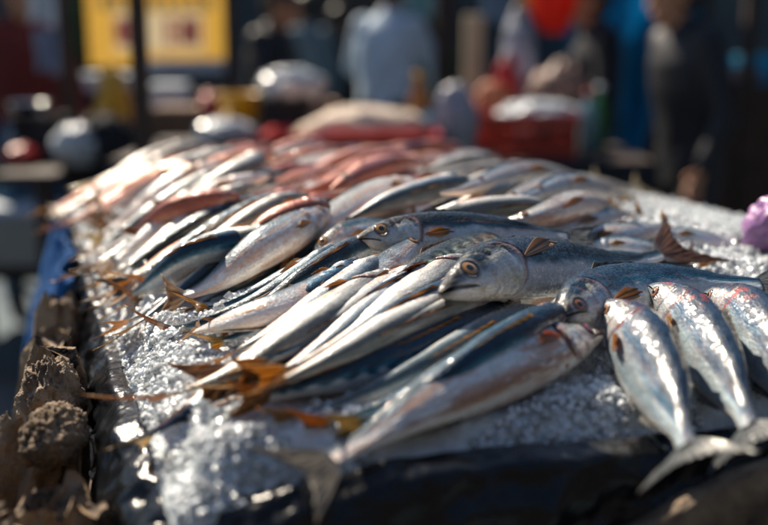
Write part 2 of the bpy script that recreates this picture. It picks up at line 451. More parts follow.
    gk = .4 + .6 * opt.get('gill', 1); pro = np.exp(-((U - arc + .014) / .020) ** 2) * .030 * H * in_q * gk; cre = -np.exp(-((U - arc - .006) / .007) ** 2) * .035 * H * in_q * gk * gk
    arc2 = hs * .66 * (1 - .9 * (Q - .50) ** 2)
    cre2 = -np.exp(-((U - arc2) / .006) ** 2) * .014 * H * in_q
    off = off + pro + cre + cre2
    ed, eq, er = opt.get('eye_u', .095), opt.get('eye_q', .36), opt.get('eye_r', .125)
    headm = 1 - sstep(hs - .02, hs + .01, U / (1 - 1.1 * (Q - .52) ** 2))
    MET = MET * opt.get('matte', 1)
    if hero:
        # mouth: a slit from the snout that opens a little
        mq = .60 + .55 * U / .10 * .10; ml = opt.get('mouth', .095)
        md = np.abs(Q - (.55 + 1.3 * U)) ; wid = opt.get('gape', .035) * np.sqrt(np.clip(1 - U / ml, 0, 1))
        slit = np.clip(1 - md / (np.maximum(wid, 0) + .010), 0, 1) * (U < ml)
        off = off - sstep(0, .6, slit) * .09 * H * np.clip(U / .01, .3, 1)
        k = sstep(.0, .5, slit)[..., None]; C = C * (1 - k) + np.array((.02, .006, .008)) * k; MET = MET * (1 - k[..., 0])
        lip = np.clip(1 - np.abs(md - wid - .02) / .02, 0, 1) * (U < ml * 1.1); off = off + lip * .012 * H
        C = C * (1 - .55 * lip[..., None]) + np.array((.05, .045, .05)) * .55 * lip[..., None]
        # silver cheek
        ch = headm * sstep(.36, .44, Q) * (1 - sstep(.80, .92, Q)) * sstep(.03, .06, U)
        C = C * (1 - .6 * ch[..., None]) + np.array((.66, .68, .68)) * .6 * ch[..., None]; MET = np.maximum(MET, .7 * ch)
        # dark crown
        cw = opt.get('crown', .30); cr = (1 - sstep(cw, cw + .12, Q + .10 * (vnoise(U * 40, Q * 8, seed) - .5) + .5 * np.maximum(0, .06 - U) * 0)) * (1 - sstep(.25, .5, U)) * (opt.get('crownk', 1.)); 
        C = C * (1 - .8 * cr[..., None]) + np.array(COLS[cs][0]) * .6 * .8 * cr[..., None]
        if dark_snout:
            dk = (1 - sstep(.02, .075, U + .08 * np.maximum(0, Q - .55))); C = C * (1 - .9 * dk[..., None]) + np.array((.018, .015, .018)) * .9 * dk[..., None]; MET = MET * (1 - dk)
        # lines along the gill plates
        for a_, wd, cc, st_ in ((arc - .004, .010, (.34, .14, .13), .55), (arc + .008, .006, (.05, .02, .03), .55 * opt.get('gill', 1)), (arc2, .006, (.12, .09, .10), .5),
                                (arc * .82 + .01, .004, (.22, .13, .13), .4), (arc * .90 + .01, .003, (.10, .07, .08), .45)):
            g = np.exp(-((U - a_) / wd) ** 2) * in_q * st_ * (.35 + 1.1 * fbm(Q * 9, U * 3, seed + 90)); C = C * (1 - g[..., None]) + np.array(cc) * g[..., None]
        gl = headm * sstep(.60, .75, fbm(U * 60, Q * 12, seed + 77)) * .5
        C = C * (1 - gl[..., None]) + np.array((.35, .33, .20)) * gl[..., None]
    else:
        g = np.exp(-((U - arc - .006) / .012) ** 2) * in_q * .6; g = g * .6; C = C * (1 - g[..., None]) + np.array((.16, .06, .05)) * g[..., None]
        g = np.exp(-((Q - .58) / .03) ** 2) * (U < .07) * .8; C = C * (1 - g[..., None]) + np.array((.02, .01, .01)) * g[..., None]
        cr = (1 - sstep(.25, .4, Q)) * (1 - sstep(.15, .3, U)) * .7; C = C * (1 - cr[..., None]) + np.array(COLS[cs][0]) * cr[..., None]
    # eye socket
    rx = (U - ed) * BL * L3; ry = (Q - eq) * math.pi * .5 * (prof(sp, 't', np.full(1, ed))[0] * H + prof(sp, 'w', np.full(1, ed))[0] * H)
    re = np.sqrt(rx ** 2 + ry ** 2); ER = er * H
    off = off - np.where(re < ER, .25 * ER * np.sqrt(np.maximum(0, 1 - (re / ER) ** 2)), 0)
    rim = np.exp(-((re - ER * 1.10) / (ER * .24)) ** 2); off = off + rim * .07 * ER
    C = C * (1 - .7 * rim[..., None]) + np.array((.03, .025, .03)) * .7 * rim[..., None]
    halo = np.exp(-((re - ER * 1.5) / (ER * .2)) ** 2) * (.22 if hero else .4); C = C * (1 - halo[..., None]) + np.array((.62, .60, .55)) * halo[..., None]
    # lateral line
    ll = np.exp(-((Q - .44 - .02 * np.sin(U * 5)) / .012) ** 2) * sstep(hs, hs + .06, U) * .35; C = C * (1 - ll[..., None] * .7)
    # body irregularities
    off = off + (fbm(U * 9, Q * 4 + SIDE * 7, seed + 3) - .5) * .035 * H * sstep(.02, .1, U)
    P = surf_pt(U, Q, SIDE, off)
    snout = frame(np.array([0.]))[0][0] ; 
    V = P.reshape(-1, 3); F = grid_faces(nu, nv, wrap=True)
    # caps
    c0 = P[0].mean(0); c1 = P[-1].mean(0); V = np.concatenate([V, [c0, c1]]); n0 = nu * nv
    j = np.arange(nv); j2 = (j + 1) % nv
    Fc = np.concatenate([np.stack([j2, j, np.full(nv, n0), np.full(nv, n0)], -1), np.stack([(nu - 1) * nv + j, (nu - 1) * nv + j2, np.full(nv, n0 + 1), np.full(nv, n0 + 1)], -1)])
    C4 = np.concatenate([np.concatenate([np.clip(C, 0, 1), MET[..., None]], -1).reshape(-1, 4), [[.05, .02, .02, 0]] * 2])
    UV = np.concatenate([np.stack([U * L3, Q * H * 1.3 * SIDE + seed * .37], -1).reshape(-1, 2), [[0, 0]] * 2])
    me_F = [tuple(f) for f in F.tolist()] + [tuple(f[:3]) for f in Fc.tolist()]
    base = S[ns // 2].copy(); base[2] = S[:, 2].min()
    root = empty(name, base, label, cat, group)
    body = mesh_obj('body', V - base, me_F, M_FISH, root, C=C4, UV=UV)
    fc = np.array(finc if finc is not None else tailcol)
    # tail fin
    if parts:
        na, nr = (41, 26) if hero else (17, 9)
        a = np.linspace(-1, 1, na); r = np.linspace(0, 1, nr); Rr, Aa = np.meshgrid(r, a, indexing='ij')
        jag = 1 + .07 * (vnoise(np.abs(Aa) * 14 + seed, Aa * 0, seed + 2) - .5)
        ln = (.60 + .50 * np.abs(Aa) ** 1.6) * tlen * tail * jag
        us = np.clip(BL - .012 + Rr * ln * .92, 0, 1)
        c_, t_, d_, s_ = frame(us)
        ext = np.maximum(0, BL - .012 + Rr * ln * .92 - 1) * L3
        zspr = Aa * H * (.11 + Rr ** .85 * .60 * tail) 
        wob = (.010 * H * np.sin(Aa * (34 if hero else 16) + seed) * Rr + .10 * H * (fbm(Aa * 2 + seed, Rr * 2, seed + 8) - .5) * Rr)
        PT = c_ + t_ * ext[..., None] + d_ * zspr[..., None] + s_ * wob[..., None]
        Vt, Ft = sheet(PT, .0007)
        ray_ = .65 + .35 * np.sin(Aa * (34 if hero else 16) + seed + .6)
        mixv = sstep(0, .35, Rr)[..., None]
        cc = np.array(COLS[cs][2]) * .6 * (1 - mixv) + fc * mixv * (.6 + .8 * fbm(Aa * 5, Rr * 3, seed + 4))[..., None]
        cc = cc * ray_[..., None]; cc = np.concatenate([cc, np.ones_like(Rr)[..., None]], -1).reshape(-1, 4)
        mesh_obj('tail_fin', Vt - base, Ft, M_FIN, root, C=np.concatenate([cc, cc]))
        def fin(nm, P_, cfin, nray=20):
            nr_, na_ = P_.shape[:2]; Vf, Ff = sheet(P_, .0006)
            A_ = np.linspace(0, 1, na_)[None, :]; R_ = np.linspace(0, 1, nr_)[:, None]
            k = (.6 + .4 * np.sin(A_ * nray * 2)) * (1.1 - .45 * R_) * (.7 + .6 * fbm(A_ * 4 + 0 * R_, R_ * 3 + 0 * A_, seed + 60))
            cf = np.concatenate([np.array(cfin) * k[..., None], np.ones((nr_, na_, 1))], -1).reshape(-1, 4)
            mesh_obj(nm, Vf - base, Ff, M_FIN, root, C=np.concatenate([cf, cf]))
        for sd_ in ((1, -1) if hero else (1,)):
            pr, pa = (14, 12) if hero else (7, 6)
            r = np.linspace(0, 1, pr)[:, None]; a = np.linspace(-1, 1, pa)[None, :]
            fu = hs + .015 + r * opt.get('pec_len', .12) * (1 - .30 * a * a) * (1 + .22 * a) * (1 + .14 * np.sin(a * 9 + seed) * r); fq = opt.get('pec_q', .60) + opt.get('pec_rise', -.02) * r + a * (.010 + .062 * r ** .8 * (1 - .45 * r ** 4))
            P_ = surf_pt(fu + 0 * a, fq, np.full(fq.shape, float(sd_)), .0010 + opt.get('pec_lift', .10) * H * r ** 1.5 + 0 * a)
            fin('pectoral_fin', P_, np.array(opt.get('pec_col', (.70, .40, .16))) * 1.15, 8)
        if hero and opt.get('cover', True):
            for sd_ in (1, -1):
                q_ = np.linspace(.24, .84, 44)[None, :]; r = np.linspace(0, 1, 34)[:, None]
                ar = hs * (1 - 1.1 * (q_ - .52) ** 2) + .004; u_ = hs * .60 + (ar - hs * .60) * r + 0 * q_; qq_ = q_ + 0 * r
                lift_ = H * (-.012 + .046 * r ** 1.3 * (1 - .5 * r ** 8) - .05 * np.abs((qq_ - .54) / .30) ** 4) + H * .006 * np.sin(r * 9 + qq_ * 11)
                P_ = surf_pt(u_, qq_, np.full(u_.shape, float(sd_)), lift_)
                Vf, Ff = sheet(P_, .0012); cg = np.array((.64, .66, .64)) * (.65 + .7 * fbm(u_ * 70, qq_ * 16, seed + 71))[..., None]
                dk_ = (1 - sstep(.30, .46, qq_))[..., None]; cg = cg * (1 - dk_) + np.array(COLS[cs][0]) * dk_
                rd_ = (sstep(.80, .97, r + 0 * q_) * .75 + .5 * opt.get('blood', .2) * sstep(.55, .68, fbm(u_ * 60, qq_ * 9, seed + 72)))[..., None]; cg = cg * (1 - np.clip(rd_, 0, 1)) + np.array((.24, .07, .07)) * np.clip(rd_, 0, 1)
                yl_ = (sstep(.58, .70, fbm(u_ * 40, qq_ * 12, seed + 75)) * .4)[..., None]; cg = cg * (1 - yl_) + np.array((.42, .36, .16)) * yl_
                cg = np.concatenate([cg, np.full(u_.shape + (1,), .5)], -1).reshape(-1, 4); uvg = np.stack([u_ * L3, qq_ * H * 1.3], -1).reshape(-1, 2)
                mesh_obj('gill_cover', Vf - base, Ff, M_FISH, root, C=np.concatenate([cg, cg]), UV=np.concatenate([uvg, uvg]))
        # dorsal and anal fins lie half folded
        pr, pa = (6, 30) if hero else (4, 10)
        for nm, q0, u0, u1, hf in (('dorsal_fin', 0., .36, .60, opt.get('dors', .12)), ('anal_fin', 1., .62, .76, .12)):
            r = np.linspace(0, 1, pr)[:, None]; a = np.linspace(0, 1, pa)[None, :]
            hh_ = hf * H * (1 - .65 * a) * (1 - .25 * (np.abs(np.sin(a * 14))))
            fu = u0 + (u1 - u0) * a + r * .04; 
            c_, t_, d_, s_ = frame(np.clip(fu, 0, 1) * BL)
            sg_ = 1 if q0 == 0 else -1; edge = prof(sp, 't' if q0 == 0 else 'b', fu) * H
            P_ = c_ + d_ * (sg_ * (edge * .97 + r * hh_))[..., None] + s_ * (r * hh_ * .35)[..., None]
            fin(nm, P_, fc if nm == 'dorsal_fin' else fc * .9, 22)
    if eye:
        for sd_ in ((1, -1) if hero else (1,)):
            n1, n2 = (14, 28) if hero else (6, 12)
            c_, t_, d_, s_ = frame(np.array([ed * BL])); cp = surf_pt(np.array([ed]), np.array([eq]), np.array([float(sd_)]), -.10 * ER)[0]
            e2 = surf_pt(np.array([ed]), np.array([eq + .06]), np.array([float(sd_)]), 0)[0] - surf_pt(np.array([ed]), np.array([eq - .06]), np.array([float(sd_)]), 0)[0]
            e1 = surf_pt(np.array([ed + .02]), np.array([eq]), np.array([float(sd_)]), 0)[0] - surf_pt(np.array([ed - .02]), np.array([eq]), np.array([float(sd_)]), 0)[0]
            e1 /= np.linalg.norm(e1); e2 -= e1 * (e1 @ e2); e2 /= np.linalg.norm(e2); nn = np.cross(e1, e2); 
            if nn @ (s_[0] * sd_) < 0: nn = -nn
            def dome(rmax, hgt, base_off, colf):
                r = np.linspace(0, 1, n1)[:, None]; w = (np.arange(n2) / n2 * 2 * np.pi)[None, :]
                bul = hgt * ER * np.sqrt(np.maximum(0, 1 - (r * .98) ** 2)) + base_off * ER
                Pd = cp + (r * rmax * ER * np.cos(w))[..., None] * e1 + (r * rmax * ER * np.sin(w))[..., None] * e2 + (bul + 0 * w)[..., None] * nn
                cl = colf(r + 0 * w, w + 0 * r); return Pd.reshape(-1, 3), grid_faces(n1, n2, wrap=True), np.concatenate([cl, np.ones_like(cl[..., :1])], -1).reshape(-1, 4)
            ic = np.array(opt.get('iris', (.36, .17, .03)))
            def cf(r, w):
                c = np.zeros(r.shape + (3,)); ir = sstep(.40, .46, r) * (1 - sstep(.84, .94, r))
                c = c + .006 + ir[..., None] * ic * (.6 + .7 * vnoise(w * 5, r * 6, seed))[..., None] * (1.25 - .9 * np.abs(r - .55))[..., None]
                w2 = (sstep(.44, .48, r) * (1 - sstep(.50, .56, r)))[..., None] * .35; return c * (1 - w2) + np.array((.8, .6, .3)) * w2
            Ve, Fe, Ce = dome(1.0, .26, .04, cf); eo = mesh_obj('eye', Ve - base, Fe, M_EYE, root, C=Ce)
            if hero:
                Ve, Fe, Ce = dome(.50, .07, .245, lambda r, w: np.zeros(r.shape + (3,)) + .004); mesh_obj('pupil', Ve - base, Fe, M_PUPIL, eo)
    if label and surf is None and hero or opt.get('say'): print('FISH', label, 'len %.3f H %.3f z %.3f..%.3f' % (L3, H, zc.min() - ZT, zc.max() - ZT))
    return root

# ------------------------------------------------------------------ materials of the place
M_ICE = mat("ice_mass", (.84, .90, .94), .22, noise=.10, nscale=60, bump=.9, bscale=220, sss=.25, coat=.5)
M_CRYS = mat("ice_crystal", (.88, .93, .96), .12, trans=.18, sss=0)
M_PLASTIC = mat("black_plastic", (.006, .007, .009), .22, bump=.35, bscale=55, spec=.35)
M_WOOD = mat("weathered_wood", (.13, .08, .045), .75, base2=(.26, .18, .11), nscale=9, bump=.6, bscale=60)
M_BARK = mat("bark_wood", (.07, .045, .028), .8, base2=(.34, .25, .17), nscale=16, bump=1., bscale=90)
M_DKWOOD = mat("dark_wood", (.035, .020, .014), .7, noise=.4, bump=.4)
M_TARP = mat("blue_tarpaulin", (.003, .065, .22), .8, spec=.15, noise=.2, bump=.4, bscale=40)
M_ASPH = mat("wet_asphalt", (.10, .14, .17), .32, noise=.45, nscale=1.3, bump=.3, bscale=40, coat=.2)
M_CREAM = mat("cream_cloth", (.62, .50, .40), .8, noise=.12, nscale=18)
M_RED = mat("red_plastic", (.42, .020, .018), .35, noise=.1)
M_REDC = mat("red_crate_plastic", (.40, .035, .020), .4, noise=.15)
M_WHITE = mat("white_foam", (.62, .70, .76), .6, noise=.05)
M_WPLAS = mat("white_plastic_film", (.55, .60, .64), .25, noise=.1, bump=.6, bscale=30)
M_GPLAS = mat("cloudy_plastic_film", (.30, .32, .38), .2, noise=.2, bump=.6, bscale=30)
M_YEL = mat("yellow_plastic", (.62, .33, .02), .4, noise=.1)
M_DARK = mat("dark_cloth", (.010, .012, .018), .85, noise=.3)
M_BLUEP = mat("light_blue_plastic", (.10, .33, .48), .4)
M_PURP = mat("purple_plastic_film", (.30, .15, .34), .3, noise=.3, nscale=40, bump=.4, bscale=40)
M_SKIN = mat("skin", (.46, .22, .12), .55, noise=.1)
M_HAIR = mat("black_hair", (.008, .007, .007), .5)

# ------------------------------------------------------------------ ground, walls, shade roofs
g = MB(); g.add([(-120, -20, 0), (120, -20, 0), (120, 200, 0), (-120, 200, 0)], [(0, 1, 2, 3)]); struct(g.build('ground', M_ASPH))

# ------------------------------------------------------------------ the stall
st = empty('market_stall', (*t2w(TW / 2, TL / 2), 0), 'rough wooden market stall carrying the ice and the heaped fish', 'stall')
sb = np.array([*t2w(TW / 2, TL / 2), 0])
def tb(mb, a, b, z, da, db, dz): c = t2w(a, b); mb.box((c[0] - sb[0], c[1] - sb[1], z), (da, db, dz), TH)
m_ = MB()
for k in range(8): tb(m_, TW / 2, .06 + (TL - .1) / 7 * k * .98 + .02, .925, TW - .03, .17, .028)
m_.build('tabletop', M_WOOD, st)
for a in (.06, TW - .06):
    for b in (.08, TL - .08):
        m_ = MB(); tb(m_, a, b, .455, .07, .07, .905); m_.build('leg', M_WOOD, st)
for k, z in enumerate((.60, .34)):
    m_ = MB(); tb(m_, TW / 2, .012, z, TW - .02, .026, .15 - .02 * k); m_.build('front_board', M_WOOD, st)
for a in (.012, TW - .012):
    for z in (.68, .38):
        m_ = MB(); tb(m_, a, TL / 2, z, .024, TL - .1, .13); m_.build('side_board', M_WOOD, st)
# rough board that shows below the sheet at the front right
fb = []
nu_, nv_ = 60, 14
uu_ = np.linspace(0, 1, nu_)[:, None]; vv_ = np.linspace(0, 1, nv_)[None, :]
a_ = .20 + uu_ * .80; top_ = .948 + .02 * np.sin(uu_ * 7) + .035 * sstep(.1, .5, uu_) - .05 * (1 - sstep(0, .3, uu_))
zz_ = top_ - vv_ * .16; bb_ = -.050 - .012 * vv_ + .016 * (fbm(uu_ * 9 + 0 * vv_, vv_ * 5 + 0 * uu_, 5) - .5) + .006 * fbm(uu_ * 40 + 0 * vv_, vv_ * 9 + 0 * uu_, 8)
P_ = A0[None, None, :] + EA * (a_ + 0 * vv_)[..., None] + EB * bb_[..., None]
P_ = np.concatenate([P_, (zz_ + 0 * uu_)[..., None]], -1)
V_, F_ = sheet(P_, .02); mesh_obj('front_bark_board', V_ - sb, F_, M_BARK, st)

# ice: one heaped mass with grains
xs = np.arange(0, TW + .001, .006); ys = np.arange(0, TL + .001, .006)
AA, BB = np.meshgrid(xs, ys, indexing='ij')
X_ = A0[0] + EA[0] * AA + EB[0] * BB; Y_ = A0[1] + EA[1] * AA + EB[1] * BB
ii, jj = hidx(X_, Y_)
Z_ = ICE[ii, jj] + .006 * (fbm(X_ * 70, Y_ * 70, 9, 3) - .5) + .005 * (vnoise(X_ * 190, Y_ * 190, 12) - .5)
edge = np.minimum(np.minimum(AA, TW - AA), np.minimum(BB, TL - BB)); Z_ -= .026 * (1 - sstep(0, .04, edge))
Vi, Fi = sheet(np.stack([X_, Y_, Z_], -1), .012)
ice = mesh_obj('crushed_ice', Vi, Fi, M_ICE); ice['kind'] = 'stuff'; ice['label'] = 'bed of crushed white ice under the fish'

# black plastic sheet: rolled lip round the ice, hanging down outside
def sheet_profile(s, v, seed):
    """s metres along the rim, v 0 inside .. 1 bottom; returns outward offset and height"""
    w = fbm(s * 7, v * 2 + 0 * s, seed); w2 = fbm(s * 26, v * 7, seed + 3); fold = 1 - 2 * np.abs(fbm(s * 6 + v * 1.2, v * 2.2, seed + 6) - .5)
    o = np.interp(v, [0, .10, .2, .3, .42, .6, 1], [-.045, -.022, .0, .018, .030, .038, .050]); z = np.interp(v, [0, .10, .2, .3, .42, .6, 1], [-.035, -.002, .010, .004, -.035, -.11, -.30])
    o = o + (.035 * (w - .5) + .022 * (w2 - .5)) * (.35 + .65 * v) + .018 * (fold ** 6) * sstep(.15, .5, v)
    z = z + .016 * (fbm(s * 5, 0 * s, seed + 9) - .5) * 2 + .012 * (w2 - .5)
    return o, z
def rim(name, p0, p1, outn, seed, m, parent=None, depth=1., n=260, nv=60, extra=None):
    L_ = np.linalg.norm(p1 - p0); s = np.linspace(0, 1, n)[:, None]; v = np.linspace(0, 1, nv)[None, :]
    o, z = sheet_profile(s * L_ + 0 * v, v + 0 * s, seed)
    if extra is not None: o, z = extra(s * L_ + 0 * v, v + 0 * s, o, z)
    XY = p0[None, None] + (p1 - p0) * (s + 0 * v)[..., None] + outn * o[..., None]
    P = np.concatenate([XY, (ZT - .012 + z)[..., None]], -1); V, F = sheet(P, .0022); return V, F
# one continuous sheet: left side, rounded corner and front
sleft, sfront = TL, TW + .1
crn = .05
tot = sleft + sfront; n_ = 760; nv_ = 70
S1 = np.linspace(-sleft, sfront, n_)[:, None] + np.zeros((1, nv_)); Vv = np.zeros((n_, 1)) + np.linspace(0, 1, nv_)[None, :]
k_ = sstep(-crn, crn, S1)                                     # 0 on the left side, 1 on the front
base_ab = np.stack([np.where(S1 < 0, 0, S1), np.where(S1 < 0, -S1, 0)], -1)
rnd_ = np.exp(-(S1 / (crn * .8)) ** 2) * .022
ang = k_ * (math.pi / 2)                                        # outward: -a at the left, -b at the front
outa = -np.cos(ang); outb = -np.sin(ang)
o_, z_ = sheet_profile(S1 + 5, Vv, 31)
cor = np.exp(-((S1 + .03) / .10) ** 2)
o_ = o_ - rnd_ + cor * (.020 * (fbm(S1 * 60, Vv * 16, 41) - .5) + .016 * (fbm(S1 * 130, Vv * 40, 43) - .5)) * 1.0
shr_ = np.exp(-((S1 - .42) / .13) ** 2); z_ = np.where(z_ < -.03, -.03 + (z_ + .03) * (1 - .88 * shr_), z_); lft_ = sstep(-.10, -.30, S1); z_ = z_ * (1 - .55 * lft_); o_ = o_ * (1 - .35 * lft_)
z_ = z_ + cor * .010 * (fbm(S1 * 70, Vv * 20, 47) - .3) - .012 * sstep(.1, -.5, S1) - .16 * Vv * cor
AB = base_ab + np.stack([outa, outb], -1) * o_[..., None]
P_ = np.concatenate([A0 + AB[..., :1] * EA + AB[..., 1:] * EB, (ZT - .010 + z_)[..., None]], -1)
V_, F_ = sheet(P_, .0022)
tag(mesh_obj('plastic_sheet', V_, F_, M_PLASTIC), 'crumpled black plastic sheet folded over the rim of the ice bed', 'plastic sheet')

# weathered logs and roots heaped against the left side
def log(ctrl, r, seed, label, squash=.7, knot=.75, name='driftwood_log', n=50, m=None):
    c = np.array(ctrl, float); c = np.concatenate([np.array([t2w(q[0] + .018, q[1]) for q in c]), c[:, 2:]], 1); t = np.linspace(0, 1, n); tt = np.linspace(0, 1, len(c))
    P = np.stack([np.polyval(np.polyfit(tt, c[:, k], min(len(c) - 1, 3)), t) for k in range(3)], 1)
    T = np.gradient(P, axis=0); T /= np.linalg.norm(T, axis=1, keepdims=True); nv = 40
    ref = np.array([0.3, .9, .1]); A = np.cross(T, ref); A /= np.linalg.norm(A, axis=1, keepdims=True); B = np.cross(T, A)
    ph = np.arange(nv) / nv * 2 * np.pi; TT, PH = np.meshgrid(t, ph, indexing='ij')
    x = np.cos(PH) * 2.2 + seed * 3; y = np.sin(PH) * 2.2 + TT * 5
    rr = r * (1 + knot * 1.8 * (fbm(x, y, seed) - .5) + .40 * (fbm(x * 4, np.sin(PH) * 6 + TT * 4, seed + 2) - .5) + .12 * (vnoise(np.cos(PH) * 14 + TT * 2, np.sin(PH) * 14, seed + 4) - .5))
    endk = np.minimum(1, np.minimum(t, 1 - t) / .03 + .75)[:, None]; rr = rr * endk
    fr_ = sstep(.86, 1., t)[:, None] * (fbm(x * 3, np.sin(PH) * 5, seed + 9) ** 1.0); rr = rr * (1 - .35 * fr_)
    V = P[:, None, :] + T[:, None, :] * (sstep(.9, 1., t)[:, None] * (vnoise(np.cos(PH) * 3 + seed, np.sin(PH) * 3, seed + 6) - .6) * r * .9)[..., None] + A[:, None, :] * (rr * np.cos(PH))[..., None] + B[:, None, :] * (rr * np.sin(PH) * squash)[..., None]
    V = V.reshape(-1, 3); F = grid_faces(n, nv, wrap=True).tolist(); F.append(list(range(nv))); F.append([(n - 1) * nv + k for k in range(nv)][::-1])
    o = mesh_obj(name, V, F, m or M_BARK, loc=(P[0][0], P[0][1], 0)); tag(o, label, 'log', None); return o
def side(px, py, y): return at_y(px, py, y)
log([(-.30, .10, .80), (-.16, .02, .88), (-.085, -.03, .905)], .034, 3, 'pale split log end jutting out low beside the black plastic corner')
log([(-.12, .16, 0), (-.10, .15, .5), (-.088, .13, .955)], .045, 5, 'knotted grey brown stump standing tall just left of the plastic corner')
log([(-.17, .30, 0), (-.16, .28, .55), (-.10, .27, .965)], .048, 8, 'dark upright log in the middle of the heap of wood')
log([(-.14, .46, 0), (-.13, .45, .5), (-.085, .42, .99)], .040, 12, 'tan peeled log rising behind the dark upright log')
log([(-.27, .30, 0), (-.24, .28, .5), (-.17, .26, .91)], .040, 17, 'outermost log of the heap with a bleached broken top')
log([(-.34, .20, .62), (-.20, .12, .76), (-.10, .10, .83)], .045, 21, 'thick brown branch lying across the lower heap')
log([(-.18, .18, .60), (-.15, .14, .83), (-.125, .12, .95)], .020, 25, 'thin twisted root leaning on the knotted stump', knot=.6)
log([(-.10, .74, 0), (-.10, .73, .5), (-.07, .70, .98)], .036, 33, 'dark crooked log standing between the slim log and the blue tarpaulin')
log([(-.15, .54, .45), (-.11, .62, .75), (-.075, .66, .95)], .026, 37, 'bent grey branch leaning against the slim weathered log', knot=.6)
log([(-.12, .62, 0), (-.12, .60, .5), (-.085, .56, .97)], .033, 29, 'slim weathered log hindmost beside the blue tarpaulin')
def lump(label, a, b, z, r, seed, m, name='burlap_sack', amp=.24):
    c = t2w(a + .012, b); nu, nv = 60, 80; th = np.linspace(0, np.pi, nu)[:, None]; ph = (np.arange(nv) / nv * 2 * np.pi)[None, :]
    D_ = np.stack([np.sin(th) * np.cos(ph), np.sin(th) * np.sin(ph), np.cos(th) + 0 * ph], -1); x, y, w = D_[..., 0], D_[..., 1], D_[..., 2]
    k = 1 + amp * ((1 - 2 * np.abs(fbm(x * 2.4 + seed, y * 2.4 + w * 2, seed) - .5)) ** 2 - .6) + amp * .7 * ((1 - 2 * np.abs(fbm(x * 6 + w * 4, y * 6 - w * 3, seed + 3) - .5)) ** 3 - .4) + .05 * (vnoise(x * 24, y * 24 + w * 20, seed + 5) - .5)
    V = (D_ * k[..., None]).reshape(-1, 3) * np.array(r) * .72; o = mesh_obj(name, V, grid_faces(nu, nv, wrap=True).tolist(), m); o.location = (c[0], c[1], z); tag(o, label, 'sack')
M_BURL = mat("burlap", (.09, .06, .035), .9, base2=(.30, .22, .15), nscale=30, bump=1., bscale=160)
lump('crumpled tan burlap bunched beside the plastic corner', -.095, .055, .915, (.045, .050, .040), 3, M_BURL)
lump('dark brown burlap bundle under the tan one', -.13, .06, .83, (.06, .07, .06), 6, M_BARK)
lump('pale frayed burlap on top of the outermost log', -.17, .22, .93, (.040, .05, .045), 9, M_BURL)
lump('brown burlap wedged behind the knotted stump', -.085, .24, .965, (.035, .06, .035), 12, M_BURL)
lump('ragged brown burlap hanging near the tan peeled log', -.085, .36, .955, (.040, .06, .06), 15, M_BARK)
# blue tarpaulin down the far left side
n1, n2 = 60, 50
s = np.linspace(0, 1, n1)[:, None] + np.zeros((1, n2)); v = np.zeros((n1, 1)) + np.linspace(0, 1, n2)[None, :]
b_ = .78 + s * .60; a_ = -.034 - .030 * sstep(0, .3, v) - .07 * v + .05 * (fbm(s * 9, v * 2, 61) - .5); z_ = ZT - .02 - v * .55 + .03 * (fbm(s * 6, v, 62) - .5)
P_ = np.concatenate([A0 + a_[..., None] * EA + b_[..., None] * EB, z_[..., None]], -1); V_, F_ = sheet(P_, .003)
tag(mesh_obj('tarpaulin', V_, F_, M_TARP), 'deep blue tarpaulin hanging down the far left side of the fish stall', 'tarpaulin')

# ------------------------------------------------------------------ the fish
OR = (.74, .42, .12); BR = (.50, .28, .12); GR = (.24, .25, .24); YL = (.70, .44, .08)
# zones of bare ice (pixels of the photograph) that the loose filling keeps free
BARE = [[(100, 325), (215, 330), (215, 372), (150, 412), (95, 420)], [(120, 400), (330, 395), (560, 400), (768, 400), (768, 525), (100, 525)],
        [(625, 198), (768, 198), (768, 290), (735, 285), (700, 250), (640, 228)]]
def inside(poly, x, y):
    r = False; n = len(poly)
    for i in range(n):
        x1, y1 = poly[i]; x2, y2 = poly[(i + 1) % n]
        if (y1 > y) != (y2 > y) and x < (x2 - x1) * (y - y1) / (y2 - y1) + x1: r = not r
    return r
count = 0
fill = []
e_ = np.array([math.cos(R(46)), math.sin(R(46))]); n_ = np.array([math.sin(R(46)), -math.cos(R(46))])
for lane in range(-42, 38):
    ln = lane * .0325
    off_ = rnd.uniform(0, .25)
    for k in range(-3, 12):
        ce = k * .245 + off_ + rnd.uniform(-.02, .02)
        c = np.array([0.05, 1.2]) + n_ * ln + e_ * (ce - .9)
        fill.append((c, lane))
fill.sort(key=lambda f: -f[0][1])
